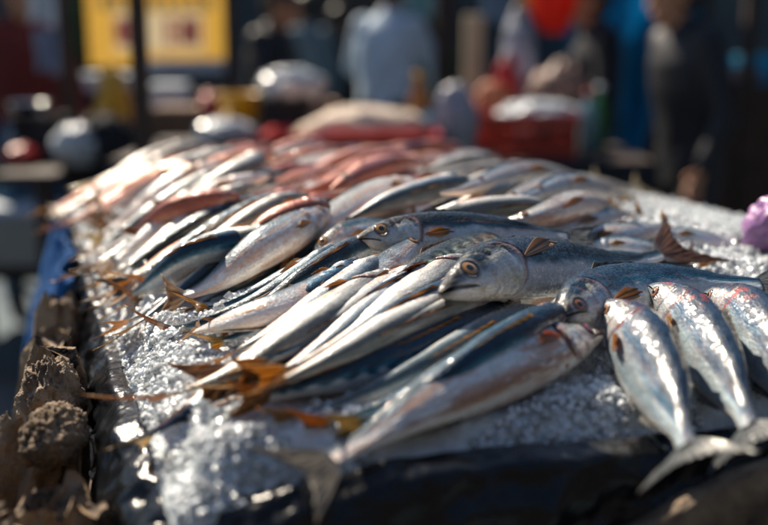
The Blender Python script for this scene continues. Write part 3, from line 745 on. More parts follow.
def fill_fish(c, seed, lab_region=True):
    a, b = w2t(*c)
    if not (-.0 < a < TW - .06 and .10 < b < TL - .04): return
    ang = R(46 + rnd.uniform(-6, 6)) - R(16) * (1 - sstep(.0, .35, a)) * sstep(.6, 1.2, b)
    px, py = proj([c[0], c[1], ZT + mound(*c) + .03])
    right = px > 470 and py < 250
    L_ = rnd.uniform(.26, .32); d = np.array([math.cos(ang), math.sin(ang)]) * L_ / 2
    hd, tl = c + d, c - d
    if right: hd, tl = tl, hd
    for f in (hd, tl, c):
        qx, qy = proj([f[0], f[1], ZT + mound(*f) + .02])
        if any(inside(pl, float(qx), float(qy)) for pl in BARE): return
    for f in (hd, tl):
        aa, bb = w2t(*f)
        if not (-.10 < aa < TW + .02 and .05 < bb < TL + .02): return
    qx, qy = float(px), float(py)
    mid = (hd + tl) / 2 + np.array([-math.sin(ang), math.cos(ang)]) * rnd.uniform(-.018, .018)
    if qx < 300 and qy < 250 and rnd.random() < .50: cs = 'pink'
    elif 300 <= qx < 440 and qy < 185 and rnd.random() < .4: cs = 'pink'
    else: cs = rnd.choice(['steel', 'silver', 'silver', 'pale', 'pale', 'blue'])
    H = rnd.uniform(.031, .042) if cs != 'pink' else rnd.uniform(.036, .046)
    if qx < 260 and qy < 260: gr, lb = 'fish in the blurred far left of the heap', {'pink': 'reddish pink fish in the blurred far left part of the heap'}.get(cs, 'silvery fish in the blurred far left part of the heap')
    elif qy < 215 and qx < 480: gr, lb = 'fish along the far crest of the heap', {'pink': 'reddish fish on the far crest of the heap'}.get(cs, 'silver fish on the far crest of the heap')
    elif qx >= 480: gr, lb = 'fish on the far right of the heap with tails pointing right', 'grey silver fish behind the big bass with its tail to the right'
    else: gr, lb = 'slim fish packed in the middle of the heap', 'slim silver fish packed in the middle of the heap'
    tcol = rnd.choice([OR, BR, BR, GR, YL]); fo = build_fish([(0, 0)] * 3, 'slim', cs, H, rnd.uniform(48, 82), rnd.choice(['away', 'near', 'near', 'near']), lb, gr, False, seed,
               dict(rust=rnd.uniform(.1, .9), bars=cs in ('steel', 'blue')), tail=rnd.uniform(.8, 1.1), tailcol=tcol, flex=.5, world_pts=[hd, mid, tl], snug=.35)
    FILL.append((fo, c.copy(), cs, hd, tl, H, tcol)); global count; count += 1
FILL = []
for i, (c, lane) in enumerate(fill): fill_fish(c, 100 + i)
def rim_fish(b, seed):
    L_ = rnd.uniform(.25, .31); ang = R(rnd.uniform(30, 48)); tl = t2w(rnd.uniform(-.035, .015), b); hd = tl + L_ * np.array([math.cos(ang), math.sin(ang)]); mid = (hd + tl) / 2 + np.array([-math.sin(ang), math.cos(ang)]) * rnd.uniform(-.012, .014)
    qx, qy = proj([*tl, ZT + .01]); qx2, qy2 = proj([*mid, ZT + .03])
    if inside(BARE[0], float(qx), float(qy)) or inside(BARE[0], float(qx2), float(qy2)): return
    cs = rnd.choice(['pink', 'pale', 'silver']) if b > .75 else rnd.choice(['silver', 'blue', 'pale', 'steel']); H = rnd.uniform(.030, .040)
    tcol = rnd.choice([OR, BR, YL]); fo = build_fish([(0, 0)] * 3, 'slim', cs, H, rnd.uniform(45, 80), rnd.choice(['near', 'near', 'away']), 'x', 'x', False, seed, dict(rust=rnd.uniform(.3, .9), bars=cs in ('steel', 'blue')),
                    tail=rnd.uniform(.8, 1.1), tailcol=tcol, world_pts=[hd, mid, tl], snug=.3, cap=(.05, .045, .02), tlen=.17)
    FILL.append((fo, (hd + tl) / 2, cs, hd, tl, H, tcol))
b = 1.34; k = 0
while b > .22: rim_fish(b, 900 + k); k += 1; b -= rnd.uniform(.026, .040)
print('filler fish', count)

def F(label, ctrl, cs='silver', H=.046, roll=48, lean='away', sp='slim', group=None, **kw):
    global count; count += 1
    kw.setdefault('cap', (.050, .048, .030)); kw.setdefault('zadd', .004)
    return build_fish(ctrl, sp, cs, H, roll, lean, label, group, seed=500 + count, **kw)
# far crest and right hand group (heads left, tails right)
F('pale fish on the far right crest with its tail raised beside the dark jacket', [(480, 212), (560, 205), (648, 183)], 'pale', .045, 50, tailcol=(.85, .74, .50), opt=dict(rust=.3, flat_tail=0), tail=1.0, cap=(.05, .055, .085))
F('fish with a cream forked tail standing up at the far right crest', [(440, 200), (520, 198), (606, 176)], 'silver', .043, 48, tailcol=(.85, .74, .50), opt=dict(rust=.3, flat_tail=0), tail=1.0, cap=(.05, .055, .085))
F('long pale fish with a yellowish flank behind the dark backed fish', [(400, 232), (500, 208), (590, 205)], 'pale', 0.045, 72, 'near', tailcol=BR, opt=dict(rust=.6))
F('grey fish lying on bare ice at the right under the purple bag', [(640, 238), (700, 243), (752, 247)], 'steel', .034, 55, tailcol=GR, opt=dict(rust=0))
F('grey flanked fish lowest of those pointing at the right hand ice', [(575, 250), (640, 252), (705, 256)], 'steel', .036, 55, tailcol=BR, opt=dict(rust=.2))
F('pale fish with amber tail reaching the right hand ice', [(560, 238), (620, 236), (676, 232)], 'silver', .038, 50, tailcol=OR, opt=dict(rust=.4))
F('dark fish with an upturned amber tail near the right hand ice', [(530, 228), (590, 224), (650, 214)], 'steel', .040, 45, tailcol=OR, opt=dict(rust=.3), cap=(.05, .05, .06))
F('yellowish fish between the pale ones at the right', [(500, 218), (560, 214), (625, 206)], 'pale', .040, 55, tailcol=OR, opt=dict(rust=.7), cap=(.05, .05, .05))
F('dull grey fish on the right crest under the raised tails', [(520, 200), (575, 196), (630, 200)], 'steel', .042, 50, tailcol=GR, opt=dict(rust=.2))
F('slender fish with a brown tail curling up behind the big bass', [(470, 240), (560, 224), (622, 216)], 'silver', 0.036, 62, 'near', tailcol=OR, opt=dict(rust=.5))
F('silver fish with a ragged dark tail poking out right of the big bass', [(560, 262), (640, 262), (722, 268)], 'steel', 0.036, 57, 'near', tailcol=BR, opt=dict(rust=.2))
# the crest towards the left
F('bright white fish gleaming in the far left of the heap', [(262, 158), (215, 178), (150, 205)], 'pale', 0.052, 67, 'near', opt=dict(rust=.1))
F('long white bellied fish sweeping down from the crest', [(420, 182), (330, 215), (255, 262)], 'pale', .052, 60, opt=dict(rust=.4), flex=.4)
F('orange stained fish lying on the crest of the heap', [(470, 178), (400, 190), (320, 232)], 'silver', 0.045, 67, 'near', opt=dict(rust=.9), tailcol=OR)
F('red fish with an orange tail at the top of the crest', [(330, 190), (380, 172), (440, 158)], 'pink', 0.047, 62, 'near', tailcol=(.62, .24, .04), tail=1.1)
F('rosy red fish in front of the gleaming white one', [(240, 196), (190, 212), (120, 236)], 'pink', 0.047, 64, 'near', opt=dict(rust=.4))
F('dusky pink fish lying at the far left edge', [(205, 172), (150, 188), (85, 212)], 'pink', .054, 50)
F('salmon coloured fish below the red one with the orange tail', [(330, 205), (280, 222), (215, 255)], 'pink', 0.045, 67, 'near')
F('white fish with a yellow belly fin at the left', [(300, 232), (220, 252), (120, 278)], 'pale', 0.043, 67, 'near', tailcol=OR)
F('dark blue fish with beaded highlights at the left end', [(262, 258), (190, 275), (118, 290)], 'blue', 0.040, 42, 'near', opt=dict(rust=.1), tailcol=BR)
F('pale fish with a rust brown fin near the left rim', [(330, 245), (240, 275), (150, 296)], 'silver', .046, 50, tailcol=BR)
F('blue flanked fish whose yellow tail points at the bare ice', [(345, 258), (260, 292), (185, 304)], 'blue', 0.041, 52, 'near', tailcol=(.55, .30, .03), tail=1.25, opt=dict(rust=.2))
F('dark fish with an amber tail lying along the bare ice patch', [(345, 275), (240, 318), (150, 322)], 'steel', 0.040, 47, 'near', tailcol=(.5, .22, .03), tail=1.2)
# sweeping slim fish in the middle
F('thin dark fish with a line of bright beads', [(385, 248), (300, 300), (200, 342)], 'steel', .040, 30, 'near', opt=dict(rust=.2), tailcol=BR)
F('fish with a dark eye half hidden behind the golden eyed head', [(312, 250), (360, 236), (430, 222)], 'steel', .044, 45, opt=dict(rust=.5), tailcol=BR)
F('dark backed fish with a golden eye behind the big bass', [(355, 257), (460, 232), (610, 240)], 'steel', .052, 38, sp='bass', hero=True, zadd=.012, cap=(.062, .066, .05), tlen=.16, tailcol=GR,
  opt=dict(rust=.25, shift=-.10, crown=.34, eye_u=.12, eye_q=.41, eye_r=.13, gape=.05, mouth=.11, head=.30), snug=.1)
F('pale slim fish running down to the left rim beside the ice patch', [(425, 262), (290, 335), (165, 392)], 'silver', .044, 50, opt=dict(rust=.5), tailcol=BR)
F('long silver fish whose frayed brown tail hangs over the plastic corner', [(395, 272), (255, 350), (122, 404)], 'pale', 0.048, 70, 'near', opt=dict(rust=.6), tail=1.15, tailcol=(.60, .30, .08), tlen=.17, hero=True, dark_snout=False, eye=False)
F('silver fish with a small spiny fin in the middle of the heap', [(430, 268), (310, 335), (205, 390)], 'silver', 0.041, 72, 'near', opt=dict(rust=.6, dors=.35), tailcol=OR)
F('white flanked fish with a long brown fin pressed on its side', [(475, 262), (350, 325), (235, 385)], 'pale', 0.049, 74, 'near', opt=dict(rust=.5, pec_len=.17, pec_col=(.32, .13, .04)), tailcol=OR, tail=.75, hero=True, eye=False)
F('olive patterned mackerel with a dark snout behind the big bass', [(391, 302), (455, 258), (560, 232)], 'olive', .046, 50, opt=dict(rust=.4, bars=True, gape=.02), hero=True, tailcol=BR)
F('pale fish with orange streaks running under the big bass', [(505, 282), (390, 338), (250, 392)], 'pale', 0.036, 72, 'near', opt=dict(rust=.8), tailcol=OR)
F('fish with a deep blue back between two silver ones', [(520, 296), (385, 345), (200, 402)], 'blue', .042, 30, 'near', opt=dict(rust=.15, bars=True), tailcol=(.45, .2, .03), hero=True, eye=False, tail=.85)
F('silver fish with beaded shine just above the front row', [(545, 303), (420, 350), (225, 418)], 'silver', .040, 42, 'near', opt=dict(rust=.5), tailcol=OR, tail=.75, hero=True, eye=False)
F('blue striped fish with an orange fin above the front fish', [(560, 312), (430, 365), (262, 425)], 'blue', .042, 38, 'near', opt=dict(rust=.6, pec_col=(.6, .2, .03)), tailcol=(.5, .24, .03), tail=.85, hero=True, eye=False)
F('dark blue fish directly behind the front fish', [(575, 320), (460, 365), (296, 436)], 'blue', .044, 30, 'near', opt=dict(rust=.3), tailcol=(.55, .42, .20), tail=.75, hero=True, eye=False)
F('slim white fish with an orange streak above the deep blue backed one', [(512, 288), (405, 330), (236, 405)], 'pale', 0.031, 52, 'near', opt=dict(rust=.9), tailcol=BR)
F('narrow dark blue fish squeezed between paler ones', [(490, 272), (372, 328), (232, 392)], 'blue', .036, 25, 'near', opt=dict(rust=.3, bars=True), tailcol=OR)
F('narrow fish with a thin blue back beside the long brown fin', [(455, 262), (330, 322), (215, 384)], 'blue', .034, 25, 'near', opt=dict(rust=.3), tailcol=BR)
F('pale silver fish whose tail tip touches the right end of the bare ice patch', [(385, 258), (295, 312), (192, 366)], 'silver', .042, 66, 'near', opt=dict(rust=.7), tailcol=OR)
F('slim blue striped fish just above the bare ice patch', [(362, 262), (282, 305), (192, 340)], 'blue', .038, 55, 'near', opt=dict(rust=.4, bars=True), tailcol=YL)
F('cream fish with amber fins crossing towards the bare ice patch', [(412, 270), (318, 326), (212, 376)], 'pale', .042, 70, 'near', opt=dict(rust=.8), tailcol=OR)
F('thin silver fish tucked over the upper corner of the bare ice patch', [(345, 268), (262, 312), (178, 332)], 'silver', .036, 60, 'away', opt=dict(rust=.5), tailcol=BR)
F('cream fish with brown fins whose tail lies on the front left ice', [(470, 285), (345, 345), (222, 402)], 'pale', .040, 68, 'near', opt=dict(rust=.9), tailcol=OR)
# broad fish at the right with the dark back
F('broad dark backed fish lying behind the three small ones', [(560, 320), (665, 290), (810, 292)], 'blue', .074, 46, sp='bass', hero=True, zadd=.01, cap=(.050, .068, .07), tlen=.14, tailcol=GR,
  opt=dict(rust=.1, shift=-.10, crown=.36, blood=.7, eye_u=.075, eye_q=.50, eye_r=.080, iris=(.34, .11, .03), head=.22), snug=.35)
F('big bass with golden eye and open mouth on top of the heap', [(440, 294), (560, 268), (700, 236)], 'steel', .067, 42, sp='bass', hero=True, zadd=.016, cap=(.072, .074, .072), tlen=.16, tail=1.1, tailcol=(.20, .09, .035),
  opt=dict(dors=.06, rust=0, eye_u=.110, eye_q=.385, eye_r=.120, gape=.085, mouth=.11, head=.295, shift=-.16, crown=.40, pec_col=(.62, .40, .22), pec_len=.13, pec_q=.50, pec_rise=-.10, blood=.2), snug=.15)
# the front row
F('pinkish silver front fish with a dark red eye and orange fin', [(603, 336), (470, 385), (272, 488)], 'silver', .058, 52, 'away', sp='bass', hero=True, tlen=.15, tail=1.0, tailcol=(.30, .26, .20),
  opt=dict(rust=.55, brown_belly=.8, blood=1., crownk=.3, eye_u=.075, eye_q=.42, eye_r=.125, iris=(.20, .02, .015), head=.2, pec_col=(.72, .22, .02), pec_len=.10, pec_q=.50), dark_snout=False, snug=.1, cap=(.040, .030, .012))
RO = dict(rust=.12, shift=-.09, crownk=.25, gill=.2, cover=False, matte=.45, blood=1., head=.24, eye_u=.07, eye_q=.60, eye_r=.09, iris=(.3, .12, .05))
F('leftmost of the three blue backed fish hanging towards the front rim', [(598, 308), (643, 368), (700, 474)], 'rblue', .062, 36, 'right', sp='bass', hero=True, tlen=.17, tailcol=GR, opt=dict(RO, pec_col=(.6, .22, .04)), dark_snout=False, snug=.1, zadd=.012, cap=(.060, .042, .020))
F('middle one of the three blue backed fish hanging towards the front rim', [(648, 298), (700, 352), (766, 455)], 'rblue', .060, 36, 'right', sp='bass', hero=True, tlen=.17, tailcol=GR, opt=RO, dark_snout=False, snug=.1, zadd=.012, cap=(.060, .042, .020))
F('rightmost blue backed fish running out of the picture', [(703, 294), (750, 340), (828, 440)], 'rblue', .062, 36, 'right', sp='bass', hero=True, tlen=.17, tailcol=GR, opt=RO, dark_snout=False, snug=.1, zadd=.012, cap=(.060, .042, .020))
F('fish of which only the pale head shows at the right border', [(768, 298), (810, 340), (880, 420)], 'rblue', .062, 36, 'right', sp='bass', hero=True, tlen=.17, tailcol=GR, opt=RO, dark_snout=False, snug=.1, zadd=.012, cap=(.060, .042, .020))
print('fish', count)

# ------------------------------------------------------------------ grains of ice on the bare ice
M_CLEAR = mat("clear_ice", (.93, .96, .98), .05, trans=.75)
for N_, r0_, r1_, m_, nm_, lb_ in ((120000, .0009, .0026, M_CRYS, 'ice_grains', 'loose white grains of crushed ice scattered between the fish'), (9000, .0026, .0034, M_CLEAR, 'ice_chunks', 'larger clear chunks of ice lying on the crushed grains')):
    nI = N_
    a = rng.uniform(.0, TW, nI); b = np.where(rng.random(nI) < .6, rng.uniform(.0, .5, nI), rng.uniform(.0, TL, nI))
    x = A0[0] + EA[0] * a + EB[0] * b; y = A0[1] + EA[1] * a + EB[1] * b; i, j = hidx(x, y)
    keep = HM[i, j] < ICE[i, j] + .003; x, y, i, j, a, b = [q[keep] for q in (x, y, i, j, a, b)]; nI = len(x)
    ed_ = np.minimum(np.minimum(a, TW - a), np.minimum(b, TL - b))
    r = r0_ + r1_ * rng.random(nI) ** 2.4
    z = ICE[i, j] - .026 * (1 - sstep(0, .04, ed_)) + .0095 + r * (.3 + .9 * rng.random(nI)) 
    cube = np.array([(sx, sy, sz) for sx in (-1, 1) for sy in (-1, 1) for sz in (-1, 1)], float)
    cf_ = np.array([(0, 1, 3, 2), (4, 6, 7, 5), (0, 4, 5, 1), (2, 3, 7, 6), (0, 2, 6, 4), (1, 5, 7, 3)])
    jit = cube[None] * (.7 + .6 * rng.random((nI, 8, 3))) * (.6 + .7 * rng.random((nI, 1, 3)))
    q = rng.normal(size=(nI, 4)); q /= np.linalg.norm(q, axis=1, keepdims=True); w_, x_, y_, z_ = q.T
    RM = np.stack([1 - 2 * (y_ ** 2 + z_ ** 2), 2 * (x_ * y_ - z_ * w_), 2 * (x_ * z_ + y_ * w_), 2 * (x_ * y_ + z_ * w_), 1 - 2 * (x_ ** 2 + z_ ** 2), 2 * (y_ * z_ - x_ * w_),
                   2 * (x_ * z_ - y_ * w_), 2 * (y_ * z_ + x_ * w_), 1 - 2 * (x_ ** 2 + y_ ** 2)], 1).reshape(-1, 3, 3)
    V = np.einsum('nij,nkj->nki', RM, jit) * r[:, None, None] * .75 + np.stack([x, y, z], 1)[:, None]
    Fc = (cf_[None] + np.arange(nI)[:, None, None] * 8).reshape(-1, 4)
    o = mesh_obj(nm_, V.reshape(-1, 3), Fc, m_, smooth=False); o['kind'] = 'stuff'; o['label'] = lb_


# ------------------------------------------------------------------ purple bag on the ice at the right
def crumple(name, c, r, m, seed, amp=.3, nu=26, nv=40, flat=.0, fn=None):
    th = np.linspace(0, np.pi, nu)[:, None]; ph = (np.arange(nv) / nv * 2 * np.pi)[None, :]
    D_ = np.stack([np.sin(th) * np.cos(ph), np.sin(th) * np.sin(ph), np.cos(th) + 0 * ph], -1)
    k = 1 + amp * (1 - 2 * np.abs(fbm(D_[..., 0] * 3 + seed, D_[..., 1] * 3 + D_[..., 2] * 2.3, seed) - .5) * 2) + amp * .8 * (fbm(D_[..., 0] * 8, D_[..., 1] * 8 + D_[..., 2] * 7, seed + 3) - .5)
    P = D_ * (k - amp * .4)[..., None]
    if fn is not None: P = fn(P)
    P[..., 2] = np.maximum(P[..., 2], -1 + flat)
    V = P.reshape(-1, 3) * np.array(r) + np.array([0, 0, r[2] * (1 - flat)]); return mesh_obj(name, V + np.array(c), grid_faces(nu, nv, wrap=True).tolist(), m, loc=c)
pb = at_z(766, 252, 1.05)
tag(crumple('plastic_bag', (pb[0] + .012, pb[1], ZT + .035), (.036, .036, .040), M_PURP, 4, .28), 'knotted purple plastic bag lying on the ice at the right border', 'bag')

# ================================================================== the market behind
def bbox(name, label, cat, px0, px1, py0, py1, y, depth, m, group=None, rz=0):
    """closed chamfered block whose front spans these pixels at distance y"""
    a = at_y(px0, py1, y); b = at_y(px1, py0, y); c = ((a[0] + b[0]) / 2, y + depth / 2, a[2])
    mb = MB(); mb.box((0, 0, (b[2] - a[2]) / 2), (b[0] - a[0], depth, b[2] - a[2]), rz, .01); o = mb.build(name, m); o.location = c
    return tag(o, label, cat, group)
def board(name, label, x0, x1, y0, y1, h, top_m, leg_m, cloth=None):
    t = empty(name, ((x0 + x1) / 2, (y0 + y1) / 2, 0), label, 'table'); cx, cy = (x0 + x1) / 2, (y0 + y1) / 2
    mb = MB(); mb.box((0, 0, h - .02), (x1 - x0, y1 - y0, .04)); mb.build('tabletop', top_m, t)
    for sx in (-1, 1):
        for sy in (-1, 1):
            mb = MB(); mb.box((sx * ((x1 - x0) / 2 - .05), sy * ((y1 - y0) / 2 - .05), (h - .042) / 2), (.06, .06, h - .042)); mb.build('leg', leg_m, t)
    if cloth:
        n = 80; s = np.linspace(0, 1, n)[:, None] + np.zeros((1, 20)); v = np.zeros((n, 1)) + np.linspace(0, 1, 20)[None]
        P = np.stack([(s - .5) * (x1 - x0 + .02), -(y1 - y0) / 2 - .012 - .03 * v * (1 + np.sin(s * 60)) * .6 - .004, h - .002 - v * .62], -1)
        V, Fq = sheet(P, .004); mesh_obj('table_skirt', V, Fq, cloth, t)
    return t
board('market_table', 'dark cloth covered table behind the fish heap carrying the red tray', -.85, .26, 3.30, 4.1, .955, M_DKWOOD, M_DKWOOD, M_DARK)
board('market_table', 'table at the right carrying the red crate', .32, 1.02, 4.0, 4.7, .875, M_DKWOOD, M_DKWOOD, M_DARK)
board('market_table', 'neighbouring stall table at the far left with shiny dark goods', -2.9, -1.15, 3.7, 4.6, .86, M_DKWOOD, M_DKWOOD)

def tray(name, label, x0, x1, y0, y1, z, h, m, flare=.02, th=.012, rz=0, cat='tray'):
    cx, cy = (x0 + x1) / 2, (y0 + y1) / 2; hx, hy = (x1 - x0) / 2, (y1 - y0) / 2
    def ring(ex, zz, k=6):
        pts = []; r = .03
        for (sx, sy, a0) in ((1, 1, 0), (-1, 1, 90), (-1, -1, 180), (1, -1, 270)):
            for i in range(k):
                w = R(a0 + 90 * i / (k - 1)); pts.append((sx * (hx + ex - r) + r * math.cos(w), sy * (hy + ex - r) + r * math.sin(w), zz))
        return pts
    rings = [ring(-.01 - flare, 0), ring(-flare, .005), ring(0, h - .015), ring(.012, h - .012), ring(.012, h), ring(-th, h), ring(-th - flare, th), ring(-.03 - flare, th)]
    V = sum(rings, []); n = len(rings[0]); Fq = grid_faces(len(rings), n, wrap=True).tolist(); Fq.append(list(range(n))[::-1]); Fq.append([(len(rings) - 1) * n + k for k in range(n)])
    o = mesh_obj(name, V, Fq, m, smooth=False); o.location = (cx, cy, z); o.rotation_euler.z = rz; return tag(o, label, cat)
ta, tbb = at_y(262, 150, 3.45), at_y(438, 150, 3.45)
tray('fish_tray', 'shallow red plastic tray on the dark table', ta[0], tbb[0], 3.45, 3.85, .958, .058, M_RED)
sc_ = at_y(362, 140, 3.6)
def sackf(P):
    x = P[..., 0]; P[..., 2] = P[..., 2] * (.75 + .25 * np.cos(x * 2)) + .22 * np.exp(-((x - .75) / .15) ** 2) * (P[..., 2] > 0) - .25 * sstep(-.4, -1, x) * (P[..., 2] > 0); return P
tag(crumple('sack', (sc_[0], 3.65, .975), (.225, .13, .074), M_CREAM, 9, .18, flat=.35, fn=sackf), 'pale cream cloth sack lying in the red tray', 'sack')
# black crate with a white bag on top, yellow bucket, small things
tray('crate', 'black plastic crate left of the cream sack', at_y(262, 0, 3.9)[0], at_y(308, 0, 3.9)[0], 3.9, 4.08, .957, .15, M_DARK, cat='crate')
wb = at_y(292, 108, 3.95); tag(crumple('plastic_bag', (wb[0], 3.98, 1.09), (.115, .09, .062), M_WPLAS, 13, .35), 'white plastic bag heaped on the black crate', 'bag')
def bucket(label, px, y, z, r, h, m, name='bucket'):
    c = at_y(px, 100, y); t = empty(name, (c[0], y, z), label, 'bucket')
    mb = MB(); mb.lathe((0, 0, 0), [(.001, .0), (r * .78, 0), (r * .98, h * .93), (r * 1.05, h * .93), (r * 1.05, h), (r * .95, h), (r * .76, .012), (.001, .012)]); mb.build('tub', m, t, smooth=True)
    mb = MB(); mb.tube([(r * math.cos(w), -.01 - r * .25 * math.sin(w), h * .85 - r * .5 * math.sin(w)) for w in np.linspace(0, math.pi, 16)], .004, 6); mb.build('handle', M_DARK, t, smooth=True)
    return t
bucket('yellow plastic bucket left of the black crate', 240, 4.0, .957, .085, .17, M_YEL)
o = crumple('plastic_bag', (at_y(222, 0, 3.7)[0], 3.7, .957), (.10, .08, .045), M_WPLAS, 16, .35); tag(o, 'white plastic bag in front of the yellow bucket', 'bag')
# red crate with holes
def crate(label, px0, px1, y, z, h, m, dep=.30):
    x0, x1 = at_y(px0, 0, y)[0], at_y(px1, 0, y)[0]; w = x1 - x0; t = empty('fish_crate', ((x0 + x1) / 2, y + dep / 2, z), label, 'crate')
    mb = MB(); mb.box((0, 0, .008), (w, dep, .016)); mb.build('base', m, t)
    mb = MB()
    for sy in (-1, 1):
        mb.box((0, sy * (dep / 2 - .006), h * .16 + .014), (w, .012, h * .26)); mb.box((0, sy * (dep / 2 - .006), h * .86), (w + .012, .016, h * .28))
        for k in range(6): mb.box(((k - 2.5) * w / 5.1, sy * (dep / 2 - .006), h * .5), (w * .045, .0115, h * .55))
    for sx in (-1, 1):
        mb.box((sx * (w / 2 - .006), 0, h * .16 + .014), (.012, dep - .026, h * .26)); mb.box((sx * (w / 2 - .006), 0, h * .86), (.016, dep - .034, h * .28))
        for k in range(4): mb.box((sx * (w / 2 - .006), (k - 1.5) * dep / 3.4, h * .5), (.0115, dep * .05, h * .55))
    mb.build('lattice_wall', m, t); return t
crate('red lattice crate standing on the right hand table', 474, 582, 4.1, .877, .165, M_REDC)
pi_ = at_y(541, 104, 4.25); tag(crumple('plastic_bag', (pi_[0], 4.25, .965), (.16, .12, .058), M_WPLAS, 19, .35), 'white plastic bag of ice bulging out of the red crate', 'bag')
gb = at_y(456, 140, 3.9); tag(crumple('plastic_bag', (gb[0], 3.95, .90), (.075, .07, .125), M_GPLAS, 23, .3), 'cloudy grey plastic bag standing left of the red crate', 'bag')
gb = at_y(488, 118, 4.45); tag(crumple('parcel', (gb[0] + .02, 4.5, .877), (.10, .07, .13), mat("orange_brown_paper", (.45, .14, .06), .6, noise=.4), 27, .25), 'orange brown parcel behind the red crate', 'parcel')
tag(crumple('plastic_bag', (at_y(566, 0, 4.6)[0], 4.62, .90), (.13, .09, .16), mat("brown_film", (.22, .13, .10), .5, noise=.5), 28, .3), 'brownish bundle behind the white bag in the red crate', 'bundle')
tag(crumple('plastic_bag', (at_y(521, 0, 4.8)[0], 4.85, .90), (.075, .07, .27), M_GPLAS, 29, .25), 'tall translucent grey bag behind the brownish bundle', 'bag')
tag(crumple('plastic_bag', (at_y(508, 0, 4.6)[0], 4.60, .90), (.06, .05, .17), M_RED, 31, .25), 'red plastic bag between the grey bag and the orange parcel', 'bag')
# pale wooden stake
s0 = at_y(473, 20, 5.0); tag(bbox('wooden_stake', '', '', 463, 484, 14, 150, 5.0, .07, mat("pale_wood", (.42, .34, .22), .7, noise=.15)), 'pale squared wooden stake standing upright behind the grey bag', 'stake')
cp = at_y(428, 92, 4.4); mb = MB(); mb.lathe((0, 0, 0), [(.001, 0), (.035, 0), (.048, .10), (.042, .10), (.03, .01), (.001, .01)]); o = mb.build('cup', M_BLUEP, smooth=True); o.location = (cp[0], 3.98, .957); tag(o, 'light blue plastic cup near the end of the red tray', 'cup')
# hanging red bag with a yellow one
rb = at_y(552, 33, 5.0); 
def hang(label, px, y, zb, w, h, m, seed, name='hanging_bag', top=2.30):
    x = at_y(px, 0, y)[0]; t = empty(name, (x, y, zb), label, 'bag'); o = crumple('bag_body', (0, 0, 0), (w / 2, w / 3, h / 2), m, seed, .2); o.parent = t
    mb = MB(); mb.tube([(0, 0, h * .95), (0, 0, top - zb)], .006, 6); mb.build('cord', M_DARK, t); return t
M_REDB = thin(mat("bright_red_film", (.80, .04, .012), .45, noise=.1), .5)
hang('bright red bag hanging at the top between the two dark jackets', 554, 5.0, rb[2], .20, .34, M_REDB, 33)
hang('orange yellow bag hanging next to the bright red one', 532, 5.1, rb[2] + .10, .11, .22, mat("orange_film", (.60, .25, .02), .5), 35)

def bowl(label, px, y, z, r, m):
    x = at_y(px, 100, y)[0]; mb = MB(); mb.lathe((0, 0, 0), [(.001, 0), (r * .55, .0), (r * .8, r * .22), (r * .97, r * .55), (r * 1.06, r * .58), (r * .94, r * .57), (r * .76, r * .25), (r * .5, .012), (.001, .012)], 32); o = mb.build('steel_bowl', m, smooth=True); o.location = (x, y, z); tag(o, label, 'bowl')
M_STEEL = mat("steel", (.62, .62, .60), .12, metal=1, bump=.15, bscale=30)
tray('crate', 'dark crate on the far left table under the steel bowl', at_y(8, 0, 4.2)[0], at_y(50, 0, 4.2)[0], 4.1, 4.35, .862, .17, M_DARK, cat='crate')
bowl('shiny steel bowl added for a bright glint on the dark far left crate', 29, 4.22, 1.034, .085, M_STEEL)  # bowl put here to throw a blurred bright glint
bowl('shiny steel bowl beside the yellow bucket', 216, 4.0, .957, .075, M_STEEL)
def bottle(label, px, y, z, h, m, mc):
    x = at_y(px, 100, y)[0]; t = empty('bottle', (x, y, z), label, 'bottle'); mb = MB(); mb.lathe((0, 0, 0), [(.001, 0), (.032, 0), (.036, .01), (.036, h * .62), (.014, h * .85), (.014, h * .93), (.001, h * .93)], 18); mb.build('glass', m, t, smooth=True)
    mb = MB(); mb.lathe((0, 0, h * .93), [(.001, .001), (.017, .001), (.017, .022), (.001, .022)], 14); mb.build('cap', mc, t, smooth=True)
bottle('green bottle at the right end of the red crate table', 600, 4.45, .877, .26, mat("green_glass", (.03, .16, .06), .1), M_WHITE)
bottle('clear bluish bottle left of the green one', 589, 4.35, .877, .24, mat("blue_glass", (.20, .36, .42), .1), M_RED)
bottle('amber bottle standing behind the light blue cup', 418, 4.02, .957, .24, mat("amber_glass", (.30, .12, .02), .1), M_YEL)
# hanging dial scale
x = at_y(517, 62, 4.8)[0]; zc_ = at_y(517, 62, 4.8)[2]; t = empty('dial_scale', (x, 4.8, zc_ - .25), 'round white hanging dial scale above the white bag in the red crate', 'scale')
mb = MB(); n_k = 28; V_ = []
for yy, rr_ in ((-.02, .001), (-.02, .062), (-.016, .068), (.016, .068), (.02, .062), (.02, .001)):
    for q_ in range(n_k): V_.append((rr_ * math.cos(2 * math.pi * q_ / n_k), yy, .25 + rr_ * math.sin(2 * math.pi * q_ / n_k)))
mb.add(V_, grid_faces(6, n_k, wrap=True).tolist()); mb.build('dial', M_WHITE, t)
mb = MB(); mb.box((.008, -.024, .268), (.006, .004, .05)); mb.build('needle', M_DARK, t)
mb = MB(); mb.tube([(0, 0, .32), (0, 0, 2.30 - zc_ + .25)], .006, 8); mb.tube([(0, 0, .18), (0, 0, .10)], .005, 8); mb.build('hook', M_STEEL, t)
mb = MB(); mb.lathe((0, 0, .04), [(.001, 0), (.06, .0), (.09, .03), (.094, .03), (.064, -.004), (.001, -.004)], 24); mb.tube([(-.088, 0, .07), (0, 0, .11)], .003, 6); mb.tube([(.088, 0, .07), (0, 0, .11)], .003, 6); mb.build('pan', M_STEEL, t)
